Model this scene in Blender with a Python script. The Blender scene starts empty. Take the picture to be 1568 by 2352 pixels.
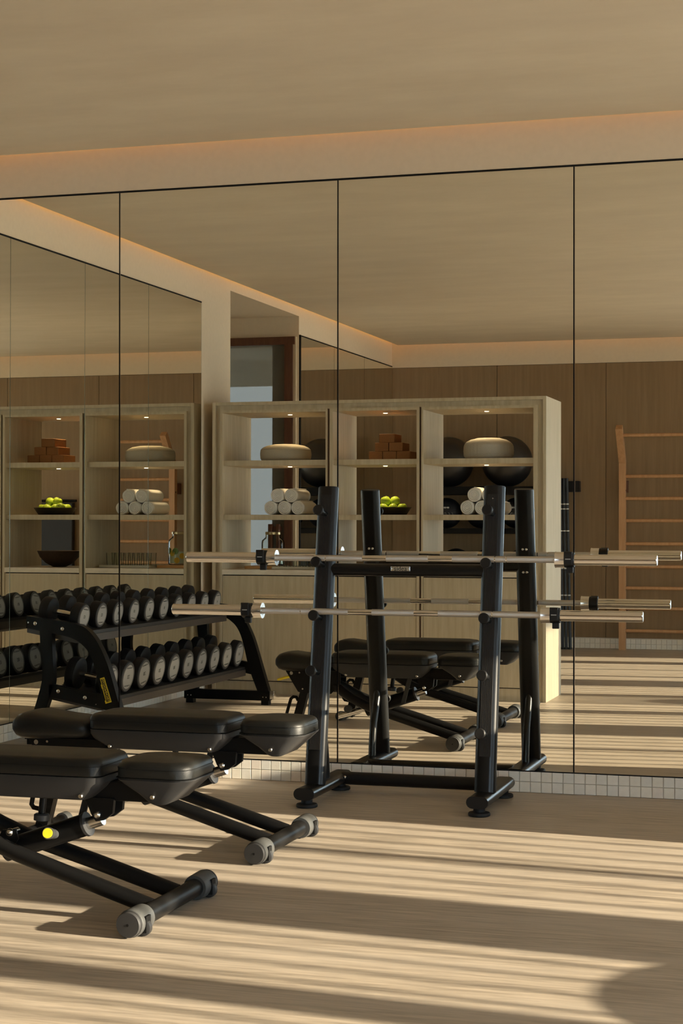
import bpy, bmesh, math, random
from mathutils import Vector, Matrix
random.seed(7)
sc = bpy.context.scene
COL = sc.collection
PI = math.pi

# ------------------------------------------------------------------ camera
FPX, TH, CAMY, CAMZ = 3960.0, math.atan(3960.0 / 13174.0), -8.145, 1.3245
cd = bpy.data.cameras.new('camera')
cam = bpy.data.objects.new('camera', cd); COL.objects.link(cam)
cam.location = (0, CAMY, CAMZ)
cam.rotation_euler = (PI / 2, 0, TH)
cd.sensor_fit = 'VERTICAL'; cd.sensor_height = 36.0; cd.sensor_width = 24.0
cd.lens = FPX / 2352.0 * 36.0
cd.shift_y = 7.0 / 2352.0
cd.clip_start = 0.05; cd.clip_end = 200
sc.camera = cam

# ------------------------------------------------------------------ render look
sc.view_settings.view_transform = 'Standard'
sc.view_settings.look = 'None'
sc.view_settings.gamma = 1.0
sc.view_settings.use_curve_mapping = False
sc.view_settings.exposure = 0.08
cy = sc.cycles
cy.use_denoising = True
cy.use_adaptive_sampling = True; cy.adaptive_threshold = 0.02
cy.max_bounces = 9; cy.diffuse_bounces = 6; cy.glossy_bounces = 6
cy.transmission_bounces = 6; cy.transparent_max_bounces = 24
cy.sample_clamp_indirect = 10.0
cy.caustics_reflective = True; cy.caustics_refractive = False
cy.blur_glossy = 0.3

# ------------------------------------------------------------------ sky, sun
SUN_EL, SUN_AZ = math.radians(14.5), math.radians(5.3)   # light travels to -x and slightly +y
world = bpy.data.worlds.new('world'); sc.world = world; world.use_nodes = True
wn = world.node_tree; wn.nodes.clear()
bg = wn.nodes.new('ShaderNodeBackground')                # clear pale sky, even all round
bg.inputs[0].default_value = (0.66, 0.85, 1.0, 1); bg.inputs[1].default_value = 7.4
wo = wn.nodes.new('ShaderNodeOutputWorld'); wn.links.new(bg.outputs[0], wo.inputs[0])

sd = bpy.data.lights.new('sun', 'SUN'); sd.energy = 19.5; sd.angle = math.radians(0.6)
sd.color = (1.0, 0.86, 0.63)
sun = bpy.data.objects.new('sun', sd); COL.objects.link(sun)
tdir = Vector((-math.cos(SUN_EL) * math.cos(SUN_AZ), math.cos(SUN_EL) * math.sin(SUN_AZ), -math.sin(SUN_EL)))
sun.rotation_euler = tdir.to_track_quat('-Z', 'Y').to_euler()
sun.location = (8, -5, 6)

XL, XR, YF, ZCL = -4.804, 4.2, -9.72, 3.19     # left wall, window wall, wall opposite the mirror, ceiling
HEAD = 2.24                                      # window head
MZ0, MZ1 = 0.1046, 2.977                         # mirror bottom and top

def portal(loc, rot, sx, sy):
    l = bpy.data.lights.new('window_portal', 'AREA'); l.shape = 'RECTANGLE'; l.size = sx; l.size_y = sy
    l.cycles.is_portal = True
    o = bpy.data.objects.new('window_portal', l); COL.objects.link(o); o.location = loc; o.rotation_euler = rot
portal((XR + 0.12, -4.86, HEAD / 2), (0, PI / 2, 0), HEAD, 9.7)

# ------------------------------------------------------------------ materials
def new_mat(name):
    m = bpy.data.materials.new(name); m.use_nodes = True
    nt = m.node_tree
    return m, nt, nt.nodes['Principled BSDF']
def lin(c):
    return tuple(((v / 255.0) / 12.92 if v / 255.0 <= 0.04045 else ((v / 255.0 + 0.055) / 1.055) ** 2.4) for v in c)
def plain(name, col, rough=0.5, metal=0.0, spec=0.5, bump=0.0, bscale=200.0, var=0.0, coat=0.0):
    m, nt, b = new_mat(name)
    b.inputs['Base Color'].default_value = (*col, 1); b.inputs['Roughness'].default_value = rough
    b.inputs['Metallic'].default_value = metal; b.inputs['Specular IOR Level'].default_value = spec
    if coat: b.inputs['Coat Weight'].default_value = coat; b.inputs['Coat Roughness'].default_value = 0.1
    if bump or var:
        tc = nt.nodes.new('ShaderNodeTexCoord')
        n = nt.nodes.new('ShaderNodeTexNoise'); n.inputs['Scale'].default_value = bscale; n.inputs['Detail'].default_value = 3
        nt.links.new(tc.outputs['Object'], n.inputs['Vector'])
        if bump:
            bp = nt.nodes.new('ShaderNodeBump'); bp.inputs['Strength'].default_value = bump; bp.inputs['Distance'].default_value = 0.002
            nt.links.new(n.outputs['Fac'], bp.inputs['Height']); nt.links.new(bp.outputs[0], b.inputs['Normal'])
        if var:
            mx = nt.nodes.new('ShaderNodeMix'); mx.data_type = 'RGBA'
            mx.inputs['A'].default_value = (*[c * (1 - var) for c in col], 1); mx.inputs['B'].default_value = (*[min(1, c * (1 + var)) for c in col], 1)
            nt.links.new(n.outputs['Fac'], mx.inputs['Factor']); nt.links.new(mx.outputs['Result'], b.inputs['Base Color'])
    return m
def streaky(name, c0, c1, scale, rough=0.5, spec=0.4, detail=6, bump=0.05, c2=None, sc2=(2, 2, 2), rand=False):
    """two colours mixed by noise stretched along one axis, plus a broad second tone"""
    m, nt, b = new_mat(name)
    tc = nt.nodes.new('ShaderNodeTexCoord')
    mp = nt.nodes.new('ShaderNodeMapping'); mp.inputs['Scale'].default_value = scale
    nt.links.new(tc.outputs['Object'], mp.inputs['Vector'])
    if rand:
        oi = nt.nodes.new('ShaderNodeObjectInfo'); cm = nt.nodes.new('ShaderNodeCombineXYZ')
        mu = nt.nodes.new('ShaderNodeMath'); mu.operation = 'MULTIPLY'; mu.inputs[1].default_value = 37.0
        nt.links.new(oi.outputs['Random'], mu.inputs[0])
        for i in range(3): nt.links.new(mu.outputs[0], cm.inputs[i])
        nt.links.new(cm.outputs[0], mp.inputs['Location'])
    n = nt.nodes.new('ShaderNodeTexNoise'); n.inputs['Scale'].default_value = 1.0; n.inputs['Detail'].default_value = detail
    n.inputs['Roughness'].default_value = 0.62
    nt.links.new(mp.outputs[0], n.inputs['Vector'])
    r = nt.nodes.new('ShaderNodeValToRGB')
    r.color_ramp.elements[0].position = 0.34; r.color_ramp.elements[0].color = (*c0, 1)
    r.color_ramp.elements[1].position = 0.68; r.color_ramp.elements[1].color = (*c1, 1)
    nt.links.new(n.outputs['Fac'], r.inputs[0])
    out = r.outputs[0]
    if c2:
        mp2 = nt.nodes.new('ShaderNodeMapping'); mp2.inputs['Scale'].default_value = sc2
        nt.links.new(tc.outputs['Object'], mp2.inputs['Vector'])
        n2 = nt.nodes.new('ShaderNodeTexNoise'); n2.inputs['Scale'].default_value = 1.0; n2.inputs['Detail'].default_value = 4
        nt.links.new(mp2.outputs[0], n2.inputs['Vector'])
        r2 = nt.nodes.new('ShaderNodeValToRGB'); r2.color_ramp.elements[0].position = 0.42; r2.color_ramp.elements[1].position = 0.72
        nt.links.new(n2.outputs['Fac'], r2.inputs[0])
        mx = nt.nodes.new('ShaderNodeMix'); mx.data_type = 'RGBA'; mx.inputs['B'].default_value = (*c2, 1)
        ml = nt.nodes.new('ShaderNodeMath'); ml.operation = 'MULTIPLY'; ml.inputs[1].default_value = 0.55
        nt.links.new(r2.outputs[0], ml.inputs[0]); nt.links.new(ml.outputs[0], mx.inputs['Factor'])
        nt.links.new(out, mx.inputs['A']); out = mx.outputs['Result']
    nt.links.new(out, b.inputs['Base Color'])
    b.inputs['Roughness'].default_value = rough; b.inputs['Specular IOR Level'].default_value = spec
    if bump:
        bp = nt.nodes.new('ShaderNodeBump'); bp.inputs['Strength'].default_value = bump; bp.inputs['Distance'].default_value = 0.003
        nt.links.new(n.outputs['Fac'], bp.inputs['Height']); nt.links.new(bp.outputs[0], b.inputs['Normal'])
    return m
def emitter(name, col, strength):
    m = bpy.data.materials.new(name); m.use_nodes = True; nt = m.node_tree; nt.nodes.clear()
    e = nt.nodes.new('ShaderNodeEmission'); e.inputs[0].default_value = (*col, 1); e.inputs[1].default_value = strength
    o = nt.nodes.new('ShaderNodeOutputMaterial'); nt.links.new(e.outputs[0], o.inputs[0]); return m
def mirror_mat(name, col):
    m = bpy.data.materials.new(name); m.use_nodes = True; nt = m.node_tree; nt.nodes.clear()
    g = nt.nodes.new('ShaderNodeBsdfGlossy'); g.inputs['Color'].default_value = (*col, 1); g.inputs['Roughness'].default_value = 0.0
    o = nt.nodes.new('ShaderNodeOutputMaterial'); nt.links.new(g.outputs[0], o.inputs[0]); return m
def glassy(name, col, rough=0.0, ior=1.45):
    m, nt, b = new_mat(name)
    b.inputs['Base Color'].default_value = (*col, 1); b.inputs['Roughness'].default_value = rough
    b.inputs['Transmission Weight'].default_value = 1.0; b.inputs['IOR'].default_value = ior
    return m

M = {}
M['floor'] = streaky('floor_stone', (0.265, 0.223, 0.178), (0.49, 0.415, 0.33), (4.0, 48, 48), 0.42, 0.35, 9, 0.06, (0.47, 0.41, 0.345), (0.7, 4.5, 4.5))
M['plaster'] = streaky('brushed_plaster', (0.66, 0.56, 0.42), (0.72, 0.62, 0.47), (1.6, 4.0, 4.0), 0.85, 0.15, 5, 0.03, (0.62, 0.53, 0.41), (0.6, 1.4, 1.4))
M['wallplaster'] = plain('wall_plaster', (0.70, 0.60, 0.46), 0.9, 0, 0.15, 0.1, 30, 0.05)
M['oak'] = streaky('pale_oak', (0.45, 0.38, 0.26), (0.56, 0.48, 0.345), (38, 38, 2.2), 0.55, 0.3, 5, 0.05, (0.50, 0.425, 0.30), (3, 3, 0.7), True)
M['oakside'] = M['oak']
M['walloak'] = streaky('wall_oak', (0.228, 0.153, 0.080), (0.278, 0.188, 0.102), (34, 34, 1.6), 0.5, 0.35, 5, 0.04, (0.25, 0.16, 0.08), (3, 3, 0.5), True)
M['beech'] = streaky('beech', (0.44, 0.24, 0.115), (0.54, 0.31, 0.16), (30, 30, 3), 0.45, 0.4, 4, 0.02)
M['redwood'] = streaky('dark_red_wood', (0.09, 0.035, 0.02), (0.14, 0.06, 0.035), (30, 30, 3), 0.45, 0.4, 4, 0.02)
M['worktop'] = streaky('pale_stone_top', (0.62, 0.55, 0.44), (0.74, 0.67, 0.55), (9, 20, 20), 0.4, 0.4, 5, 0.02)
M['mirror'] = mirror_mat('mirror_glass', (0.88, 0.875, 0.82))
M['mirroredge'] = plain('mirror_edge', (0.55, 0.66, 0.60), 0.15, 0.6, 0.8)
M['black'] = plain('black_backing', (0.006, 0.006, 0.006), 0.6, 0, 0.2)
M['steelblack'] = plain('black_powder_coat', (0.006, 0.006, 0.0062), 0.42, 0, 0.16)
M['rackblack'] = plain('satin_black_rack', (0.006, 0.0062, 0.0066), 0.30, 0, 0.32)
M['plasticblack'] = plain('ribbed_black_plastic', (0.009, 0.0085, 0.0085), 0.5, 0, 0.28)
M['ribs'] = plain('lit_rib_plastic', (0.024, 0.023, 0.0225), 0.4, 0, 0.45)  # lighter than the strip: light caught on the ribs put into the colour
M['rubber'] = plain('black_rubber', (0.009, 0.009, 0.010), 0.6, 0, 0.28, 0.1, 400)
M['leather'] = plain('black_leather', (0.010, 0.0105, 0.0100), 0.40, 0, 0.28, 0.25, 520)
M['shell'] = plain('charcoal_shell', (0.031, 0.0305, 0.031), 0.52, 0, 0.22, 0.1, 700)
M['greycap'] = plain('grey_rubber_cap', (0.052, 0.0535, 0.053), 0.5, 0, 0.4, 0.1, 500)
M['greyface'] = plain('dark_grey_face', (0.028, 0.028, 0.029), 0.5, 0, 0.4)
M['chrome'] = plain('chrome', (0.74, 0.735, 0.73), 0.22, 1.0)
M['steel'] = plain('brushed_steel', (0.74, 0.73, 0.72), 0.11, 1.0)
M['knurl'] = plain('knurled_steel', (0.60, 0.59, 0.58), 0.42, 1.0, 0.5, 0.5, 1500)
M['bolt'] = plain('bolt_steel', (0.60, 0.58, 0.55), 0.25, 1.0)
M['yellow'] = plain('yellow_plastic', (0.72, 0.55, 0.02), 0.4, 0, 0.5)
M['dbface'] = plain('dumbbell_grey_face', (0.27, 0.265, 0.255), 0.45, 0, 0.4)
M['dbrim'] = plain('dumbbell_rim', (0.045, 0.045, 0.046), 0.5, 0, 0.4)
M['ink'] = plain('dark_ink', (0.015, 0.014, 0.013), 0.6)
M['traybrown'] = plain('tray_edge', (0.05, 0.040, 0.034), 0.4, 0, 0.5)
M['tray'] = plain('black_tray', (0.008, 0.008, 0.009), 0.5)
M['canvas'] = plain('canvas_cushion', (0.42, 0.38, 0.30), 0.9, 0, 0.1, 0.4, 120, 0.06)
M['canvas2'] = plain('grey_canvas_cushion', (0.46, 0.43, 0.37), 0.9, 0, 0.1, 0.4, 120, 0.06)
M['towel'] = plain('white_towel', (0.80, 0.79, 0.76), 0.95, 0, 0.1, 0.9, 260)
M['cork'] = plain('cork_block', (0.27, 0.125, 0.05), 0.8, 0, 0.2, 0.2, 160, 0.25)
M['apple'] = plain('green_apple', (0.34, 0.46, 0.03), 0.28, 0, 0.5, 0, 22, 0.25)
M['stem'] = plain('apple_stem', (0.06, 0.035, 0.015), 0.7)
M['bowlblack'] = plain('black_bowl', (0.010, 0.0095, 0.009), 0.5)
M['bowlbrown'] = plain('carved_brown_bowl', (0.045, 0.027, 0.018), 0.6, 0, 0.3, 0.6, 60, 0.5)
M['bowlin'] = plain('bowl_inside', (0.22, 0.11, 0.04), 0.6)
M['glass'] = glassy('clear_glass', (0.97, 0.98, 0.97))
M['water'] = plain('lemon_water', (0.62, 0.66, 0.45), 0.1, 0, 0.5)
M['lemon'] = plain('lemon_slice', (0.78, 0.50, 0.04), 0.4)
M['lime'] = plain('lime_leaf', (0.16, 0.26, 0.03), 0.4)
M['brass'] = plain('brass_lid', (0.50, 0.38, 0.20), 0.3, 1.0)
M['trayw'] = plain('pale_tray', (0.50, 0.47, 0.38), 0.6)
M['board'] = plain('light_wood_board', (0.55, 0.30, 0.11), 0.5)
M['ball'] = plain('black_gym_ball', (0.020, 0.018, 0.017), 0.34, 0, 0.5)
M['medball'] = plain('black_medicine_ball', (0.010, 0.0105, 0.013), 0.55, 0, 0.35, 0.3, 220)
M['print'] = plain('white_print', (0.34, 0.34, 0.33), 0.6)
M['navy'] = plain('navy_bar', (0.012, 0.015, 0.022), 0.5)
M['whiteband'] = plain('white_band', (0.55, 0.55, 0.54), 0.5)
M['mat'] = plain('black_mat', (0.012, 0.0125, 0.016), 0.6)
M['terrace'] = plain('terrace_stone', (0.62, 0.58, 0.52), 0.8, 0, 0.2, 0, 3, 0.1)
M['whitewash'] = plain('whitewashed_eave', (0.85, 0.83, 0.76), 0.9, 0, 0.1)
M['concrete'] = plain('outer_plaster', (0.45, 0.40, 0.33), 0.9, 0, 0.1)
def clear_glass(name, tint, rim, diff=0.0, dcol=(0.3, 0.3, 0.3)):
    m = bpy.data.materials.new(name); m.use_nodes = True; nt = m.node_tree; nt.nodes.clear()
    tr = nt.nodes.new('ShaderNodeBsdfTransparent'); tr.inputs[0].default_value = (*tint, 1)
    gl = nt.nodes.new('ShaderNodeBsdfGlossy'); gl.inputs['Roughness'].default_value = 0.03
    lw = nt.nodes.new('ShaderNodeLayerWeight'); lw.inputs['Blend'].default_value = rim
    mx = nt.nodes.new('ShaderNodeMixShader'); nt.links.new(lw.outputs['Fresnel'], mx.inputs[0])
    nt.links.new(tr.outputs[0], mx.inputs[1]); nt.links.new(gl.outputs[0], mx.inputs[2]); out = mx.outputs[0]
    if diff:
        df = nt.nodes.new('ShaderNodeBsdfDiffuse'); df.inputs[0].default_value = (*dcol, 1)
        m2 = nt.nodes.new('ShaderNodeMixShader'); m2.inputs[0].default_value = diff
        nt.links.new(out, m2.inputs[1]); nt.links.new(df.outputs[0], m2.inputs[2]); out = m2.outputs[0]
    o = nt.nodes.new('ShaderNodeOutputMaterial'); nt.links.new(out, o.inputs[0]); return m
M['pane'] = clear_glass('tinted_door_glass', (0.285, 0.27, 0.255), 0.08, 0.25, (0.50, 0.48, 0.42))
M['glass'] = clear_glass('clear_glass', (0.96, 0.975, 0.965), 0.10)
M['led'] = emitter('warm_led', (1.0, 0.54, 0.15), 12.5)
M['spot'] = emitter('warm_downlight', (1.0, 0.78, 0.45), 9.0)
TILES = [plain('stone_tile_%s' % n, c, 0.55, 0, 0.35, 0.15, 60, 0.08) for n, c in
         (('cream', (0.80, 0.76, 0.67)), ('grey', (0.76, 0.74, 0.68)), ('pink', (0.80, 0.73, 0.65)), ('pale', (0.84, 0.80, 0.72)), ('sand', (0.72, 0.63, 0.49)))]
M['grout'] = plain('grout', (0.58, 0.53, 0.46), 0.9, 0, 0.1)

# ------------------------------------------------------------------ mesh helpers
class MB:
    def __init__(s): s.v = []; s.f = []
    def add(s, v, f):
        o = len(s.v); s.v += [tuple(p) for p in v]; s.f += [tuple(i + o for i in q) for q in f]; return s
    def box(s, x0, x1, y0, y1, z0, z1, bev=0.0):
        if bev > 0:
            bm = bmesh.new(); bmesh.ops.create_cube(bm, size=1)
            for v in bm.verts: v.co = Vector(((x0 + x1) / 2 + v.co.x * (x1 - x0), (y0 + y1) / 2 + v.co.y * (y1 - y0), (z0 + z1) / 2 + v.co.z * (z1 - z0)))
            bmesh.ops.bevel(bm, geom=bm.edges[:], offset=bev, segments=2, affect='EDGES', profile=0.5)
            bm.verts.index_update()
            s.add([v.co.copy() for v in bm.verts], [[v.index for v in f.verts] for f in bm.faces]); bm.free(); return s
        v = [(x, y, z) for z in (z0, z1) for y in (y0, y1) for x in (x0, x1)]
        return s.add(v, [(0, 2, 3, 1), (4, 5, 7, 6), (0, 1, 5, 4), (2, 6, 7, 3), (0, 4, 6, 2), (1, 3, 7, 5)])
    def prism(s, poly, axis, a0, a1):
        n = len(poly)
        mk = {'x': lambda p, a: (a, p[0], p[1]), 'y': lambda p, a: (p[0], a, p[1]), 'z': lambda p, a: (p[0], p[1], a)}[axis]
        v = [mk(p, a0) for p in poly] + [mk(p, a1) for p in poly]
        return s.add(v, [tuple(range(n))[::-1], tuple(range(n, 2 * n))] + [(i, (i + 1) % n, n + (i + 1) % n, n + i) for i in range(n)])
    def rings(s, rs, cap=True):
        n = len(rs[0]); v = [p for r in rs for p in r]; f = []
        for k in range(len(rs) - 1):
            for i in range(n):
                j = (i + 1) % n; f.append((k * n + i, k * n + j, (k + 1) * n + j, (k + 1) * n + i))
        if cap: f.append(tuple(range(n))[::-1]); f.append(tuple(range((len(rs) - 1) * n, len(rs) * n)))
        return s.add(v, f)
    def tube(s, path, r, seg=16, cap=True, prof=None, up=(0, 0, 1)):
        P = [Vector(p) for p in path]; R = r if isinstance(r, (list, tuple)) else [r] * len(P)
        rs = []; u = None
        for i, p in enumerate(P):
            t = (P[min(i + 1, len(P) - 1)] - P[max(i - 1, 0)]).normalized()
            if u is None:
                a = Vector(up)
                if abs(a.dot(t)) > 0.95: a = Vector((1, 0, 0))
                u = (a - t * a.dot(t)).normalized()
            else: u = (u - t * u.dot(t)).normalized()
            w = t.cross(u)
            if prof: rs.append([p + u * q[0] + w * q[1] for q in prof])
            else: rs.append([p + (u * math.cos(2 * PI * k / seg) + w * math.sin(2 * PI * k / seg)) * R[i] for k in range(seg)])
        return s.rings(rs, cap)
    def lathe(s, prof, c=(0, 0, 0), axis='z', seg=32, fn=None):
        """prof: (radius, height) from one end to the other"""
        rs = []
        for (r, h) in prof:
            ring = []
            for k in range(seg):
                a = 2 * PI * k / seg; rr = max(r, 1e-5) * (fn(a, h) if fn else 1)
                x, y = rr * math.cos(a), rr * math.sin(a)
                q = {'z': (x, y, h), 'x': (h, x, y), 'y': (y, h, x)}[axis]
                ring.append((c[0] + q[0], c[1] + q[1], c[2] + q[2]))
            rs.append(ring)
        return s.rings(rs, True)
    def slab(s, levels, seg=6):
        """levels: (z, x0, x1, y0, y1, corner radius)"""
        rs = []
        for (z, x0, x1, y0, y1, r) in levels:
            r = max(min(r, (x1 - x0) / 2 - 1e-4, (y1 - y0) / 2 - 1e-4), 1e-4); ring = []
            for (cx, cyy, a0) in ((x1 - r, y1 - r, 0), (x0 + r, y1 - r, PI / 2), (x0 + r, y0 + r, PI), (x1 - r, y0 + r, 1.5 * PI)):
                for k in range(seg + 1):
                    a = a0 + PI / 2 * k / seg; ring.append((cx + r * math.cos(a), cyy + r * math.sin(a), z))
            rs.append(ring)
        return s.rings(rs, True)
    def sphere(s, c, r, seg=20, rings=12, sz=1.0):
        return s.lathe([(r * math.sin(PI * k / rings), -r * sz * math.cos(PI * k / rings)) for k in range(rings + 1)], c, 'z', seg)
    def mesh(s, name, smooth=None):
        me = bpy.data.meshes.new(name); me.from_pydata(s.v, [], s.f)
        bm = bmesh.new(); bm.from_mesh(me); bmesh.ops.recalc_face_normals(bm, faces=bm.faces); bm.to_mesh(me); bm.free()
        if smooth:
            me.polygons.foreach_set('use_smooth', [True] * len(me.polygons)); me.set_sharp_from_angle(angle=math.radians(smooth))
        return me

def wloc(o):
    p = Vector((0, 0, 0))
    while o is not None: p += o.location; o = o.parent
    return p
def obj(name, mb, mat, parent=None, smooth=None, label=None):
    """one mesh object; coordinates are world (parents are unrotated while building)"""
    if parent is not None:
        d = wloc(parent); mb.v = [(x - d.x, y - d.y, z - d.z) for x, y, z in mb.v]
    me = mb.mesh(name, smooth); me.materials.append(mat)
    o = bpy.data.objects.new(name, me); COL.objects.link(o)
    if parent is not None: o.parent = parent
    if label: o['label'] = label
    return o
def link_mesh(name, me, parent=None, loc=(0, 0, 0), rot=(0, 0, 0)):
    o = bpy.data.objects.new(name, me); COL.objects.link(o); o.location = loc; o.rotation_euler = rot
    if parent is not None: o.parent = parent
    return o
def thing(name, label, cat, loc=(0, 0, 0), group=None):
    o = bpy.data.objects.new(name, None); COL.objects.link(o); o.location = loc; o.empty_display_size = 0.05
    return tag(o, label, cat, group)
def tag(o, label, cat, group=None):
    o['label'] = label; o['category'] = cat
    if group: o['group'] = group
    return o
def struct(o): o['kind'] = 'structure'; return o
def dup(o, parent=None):
    c = o.copy(); COL.objects.link(c); c.parent = parent
    for ch in list(o.children): dup(ch, c)
    return c
TXT = {}
def text_mesh(body, size, ext=0.0008, align='CENTER'):
    key = (body, size, ext, align)
    if key in TXT: return TXT[key]
    cu = bpy.data.curves.new('lettering', 'FONT'); cu.body = body; cu.size = size; cu.extrude = ext
    cu.align_x = align; cu.align_y = 'CENTER'; cu.resolution_u = 3
    t = bpy.data.objects.new('lettering_tmp', cu); COL.objects.link(t)
    dg = bpy.context.evaluated_depsgraph_get(); dg.update()
    me = bpy.data.meshes.new_from_object(t.evaluated_get(dg))
    bpy.data.objects.remove(t); TXT[key] = me; return me
def text_obj(name, body, size, mat, parent, loc, base, up, ext=0.0008):
    """base, up: world directions of the baseline and of the letter tops"""
    me = text_mesh(body, size, ext)
    if not me.materials: me.materials.append(mat)
    b = Vector(base).normalized(); u = Vector(up); u = (u - b * u.dot(b)).normalized(); n = b.cross(u)
    o = bpy.data.objects.new(name, me); COL.objects.link(o)
    o.parent = parent
    o.matrix_basis = Matrix.Translation(Vector(loc) - (wloc(parent) if parent else Vector())) @ Matrix((b, u, n)).transposed().to_4x4()
    return o

# ================================================================== THE ROOM
WT = 0.25
# floor, upper slab, hanging ceiling
struct(obj('floor', MB().box(XL - 2.4, XR + WT, YF - 0.45, WT, -0.12, 0), M['floor']))
struct(obj('ceiling', MB().box(XL + 0.085, XR - 0.085, YF + 0.085, -0.085, ZCL, ZCL + 0.05), M['plaster']))
struct(obj('ceiling', MB().box(XL - 2.4, XR + WT, YF - 0.45, WT, 3.50, 3.62), M['wallplaster']))

# wall with the mirror
wall_back = struct(obj('wall_back', MB().box(XL - WT, XR + WT, 0.02, WT, 0, 3.5), M['wallplaster']))
obj('plaster_band', MB().box(XL, XR, -0.004, 0.02, MZ1 + 0.006, 3.5), M['wallplaster'], wall_back)
# left wall with a recess between y=-4.762 and y=-6.515
RY0, RY1, RX, RZ = -4.762, -6.515, -6.6, 3.14
wall_left = struct(obj('wall_left', MB().box(XL - WT, XL, RY0, 0.02, 0, 3.5).box(XL - WT, XL, YF - WT, RY1, 0, 3.5).box(XL - WT, XL, RY1, RY0, RZ, 3.5), M['wallplaster']))
struct(obj('wall_recess', MB().box(RX, XL - WT, RY0, RY0 + 0.15, 0, RZ).box(RX, XL - WT, RY1 - 0.15, RY1, 2.885, RZ).box(-4.925, XL - WT * 0.2, RY1 - 0.15, RY1 - 0.001, 0, 2.885).box(RX, -6.42, RY1 - 0.15, RY1, 0, 2.885)
       .box(RX - 0.15, RX, RY1 - 0.15, RY0 + 0.15, 0, RZ).box(RX - 0.15, XL - WT, RY1 - 0.15, RY0 + 0.15, RZ, RZ + 0.1), M['wallplaster']))
struct(obj('outer_eave', MB().box(-9.0, XL - WT - 0.01, -8.6, RY1 - 0.16, 2.95, 3.05).box(-9.0, XL - WT - 0.01, -8.66, -8.6, 2.70, 3.05), M['whitewash']))
# opposite wall with oak panels
WX0, WX1, WZ0, WZ1 = 0.7, 3.9, 0.3, 2.45      # unseen window added for cool fill light, set deep to block the sun
mb = MB().box(XL - WT, WX0, YF - 0.45, YF - 0.02, 0, 3.5).box(WX1, XR + WT, YF - 0.45, YF - 0.02, 0, 3.5).box(WX0, WX1, YF - 0.45, YF - 0.02, 0, WZ0).box(WX0, WX1, YF - 0.45, YF - 0.02, WZ1, 3.5)
wall_far = struct(obj('wall_front', mb, M['wallplaster']))
portal(((WX0 + WX1) / 2, YF - 0.40, (WZ0 + WZ1) / 2), (-PI / 2, 0, 0), WX1 - WX0, WZ1 - WZ0)
win_fill = struct(obj('window_fill', MB().box(WX0, WX1, YF - 0.44, YF - 0.40, WZ0, WZ0 + 0.05).box(WX0, WX1, YF - 0.44, YF - 0.40, WZ1 - 0.05, WZ1).box(WX0, WX0 + 0.05, YF - 0.44, YF - 0.40, WZ0, WZ1).box(WX1 - 0.05, WX1, YF - 0.44, YF - 0.40, WZ0, WZ1), M['redwood']))
obj('plaster_band', MB().box(XL, XR, YF - 0.02, YF + 0.0, 2.955, 3.5), M['wallplaster'], wall_far)
px = XL
while px < XR - 0.05:
    x1 = min(px + 1.145, XR)
    if x1 > WX0:
        for a0, a1, c0, c1 in ((px, min(x1, WX0), 0.112, 2.951), (max(px, WX0), min(x1, WX1), 0.112, WZ0), (max(px, WX0), min(x1, WX1), WZ1, 2.951), (max(px, WX1), x1, 0.112, 2.951)):
            if a1 - a0 > 0.02: obj('panel', MB().box(a0 + 0.0025, a1 - 0.0025, YF - 0.02, YF + 0.004, c0, c1), M['walloak'], wall_far)
    else: obj('panel', MB().box(px + 0.0025, x1 - 0.0025, YF - 0.02, YF + 0.004, 0.112, 2.951), M['walloak'], wall_far)
    px = x1
obj('panel_backing', MB().box(XL, WX0, YF - 0.021, YF - 0.012, 0.1, 2.955), M['black'], wall_far)

# window wall: piers, head and upright fins
OPEN = [(0.0, -2.90), (-3.45, -4.11), (-4.31, -5.32), (-5.48, -6.15), (-6.69, -8.38), (-8.67, -9.18)]
mb = MB().box(XR, XR + WT, YF - WT, WT, HEAD, 3.5)
e = -0.0
edges = [(OPEN[i][1], OPEN[i + 1][0]) for i in range(len(OPEN) - 1)] + [(OPEN[-1][1], YF - WT)]
for a, b_ in edges: mb.box(XR, XR + WT, b_, a, 0, HEAD)
wall_right = struct(obj('wall_right', mb, M['concrete']))
fin_me = MB().box(-0.03, 0.03, -0.0105, 0.0105, 0, HEAD).mesh('fin'); fin_me.materials.append(M['oak'])
win1 = struct(obj('window_1', MB().box(XR + 0.06, XR + 0.10, -9.18, 0, HEAD - 0.03, HEAD - 0.001), M['steelblack']))
for a, b_ in OPEN[:2] + [(-4.31, -4.72), (-4.72, -5.32)] + OPEN[3:]:
    close = abs(a + 4.72) < 0.01                 # closely set fins added on one stretch to dim sun on the shelving end
    y = a - (0.03 if close else 0.11)
    while y > b_ + (0.02 if close else 0.05):
        link_mesh('fin', fin_me, win1, (XR + 0.08, y, 0)); y -= (0.039 if close else 0.155)
for my in (-2.22, -7.05, -7.75):
    obj('mullion', MB().box(XR + 0.05, XR + 0.11, my - 0.03, my + 0.03, 0, HEAD), M['steelblack'], win1)
struct(obj('terrace', MB().box(XR + WT, XR + 30, -25, 15, -0.14, -0.02), M['terrace']))
struct(obj('terrace', MB().box(XL - WT, XR + WT, YF - 20, YF - 0.45, -0.14, -0.02), M['terrace']))
struct(obj('terrace', MB().box(RX - 20, RX - 0.1, -20, 8, -0.14, -0.02), M['terrace']))

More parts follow.
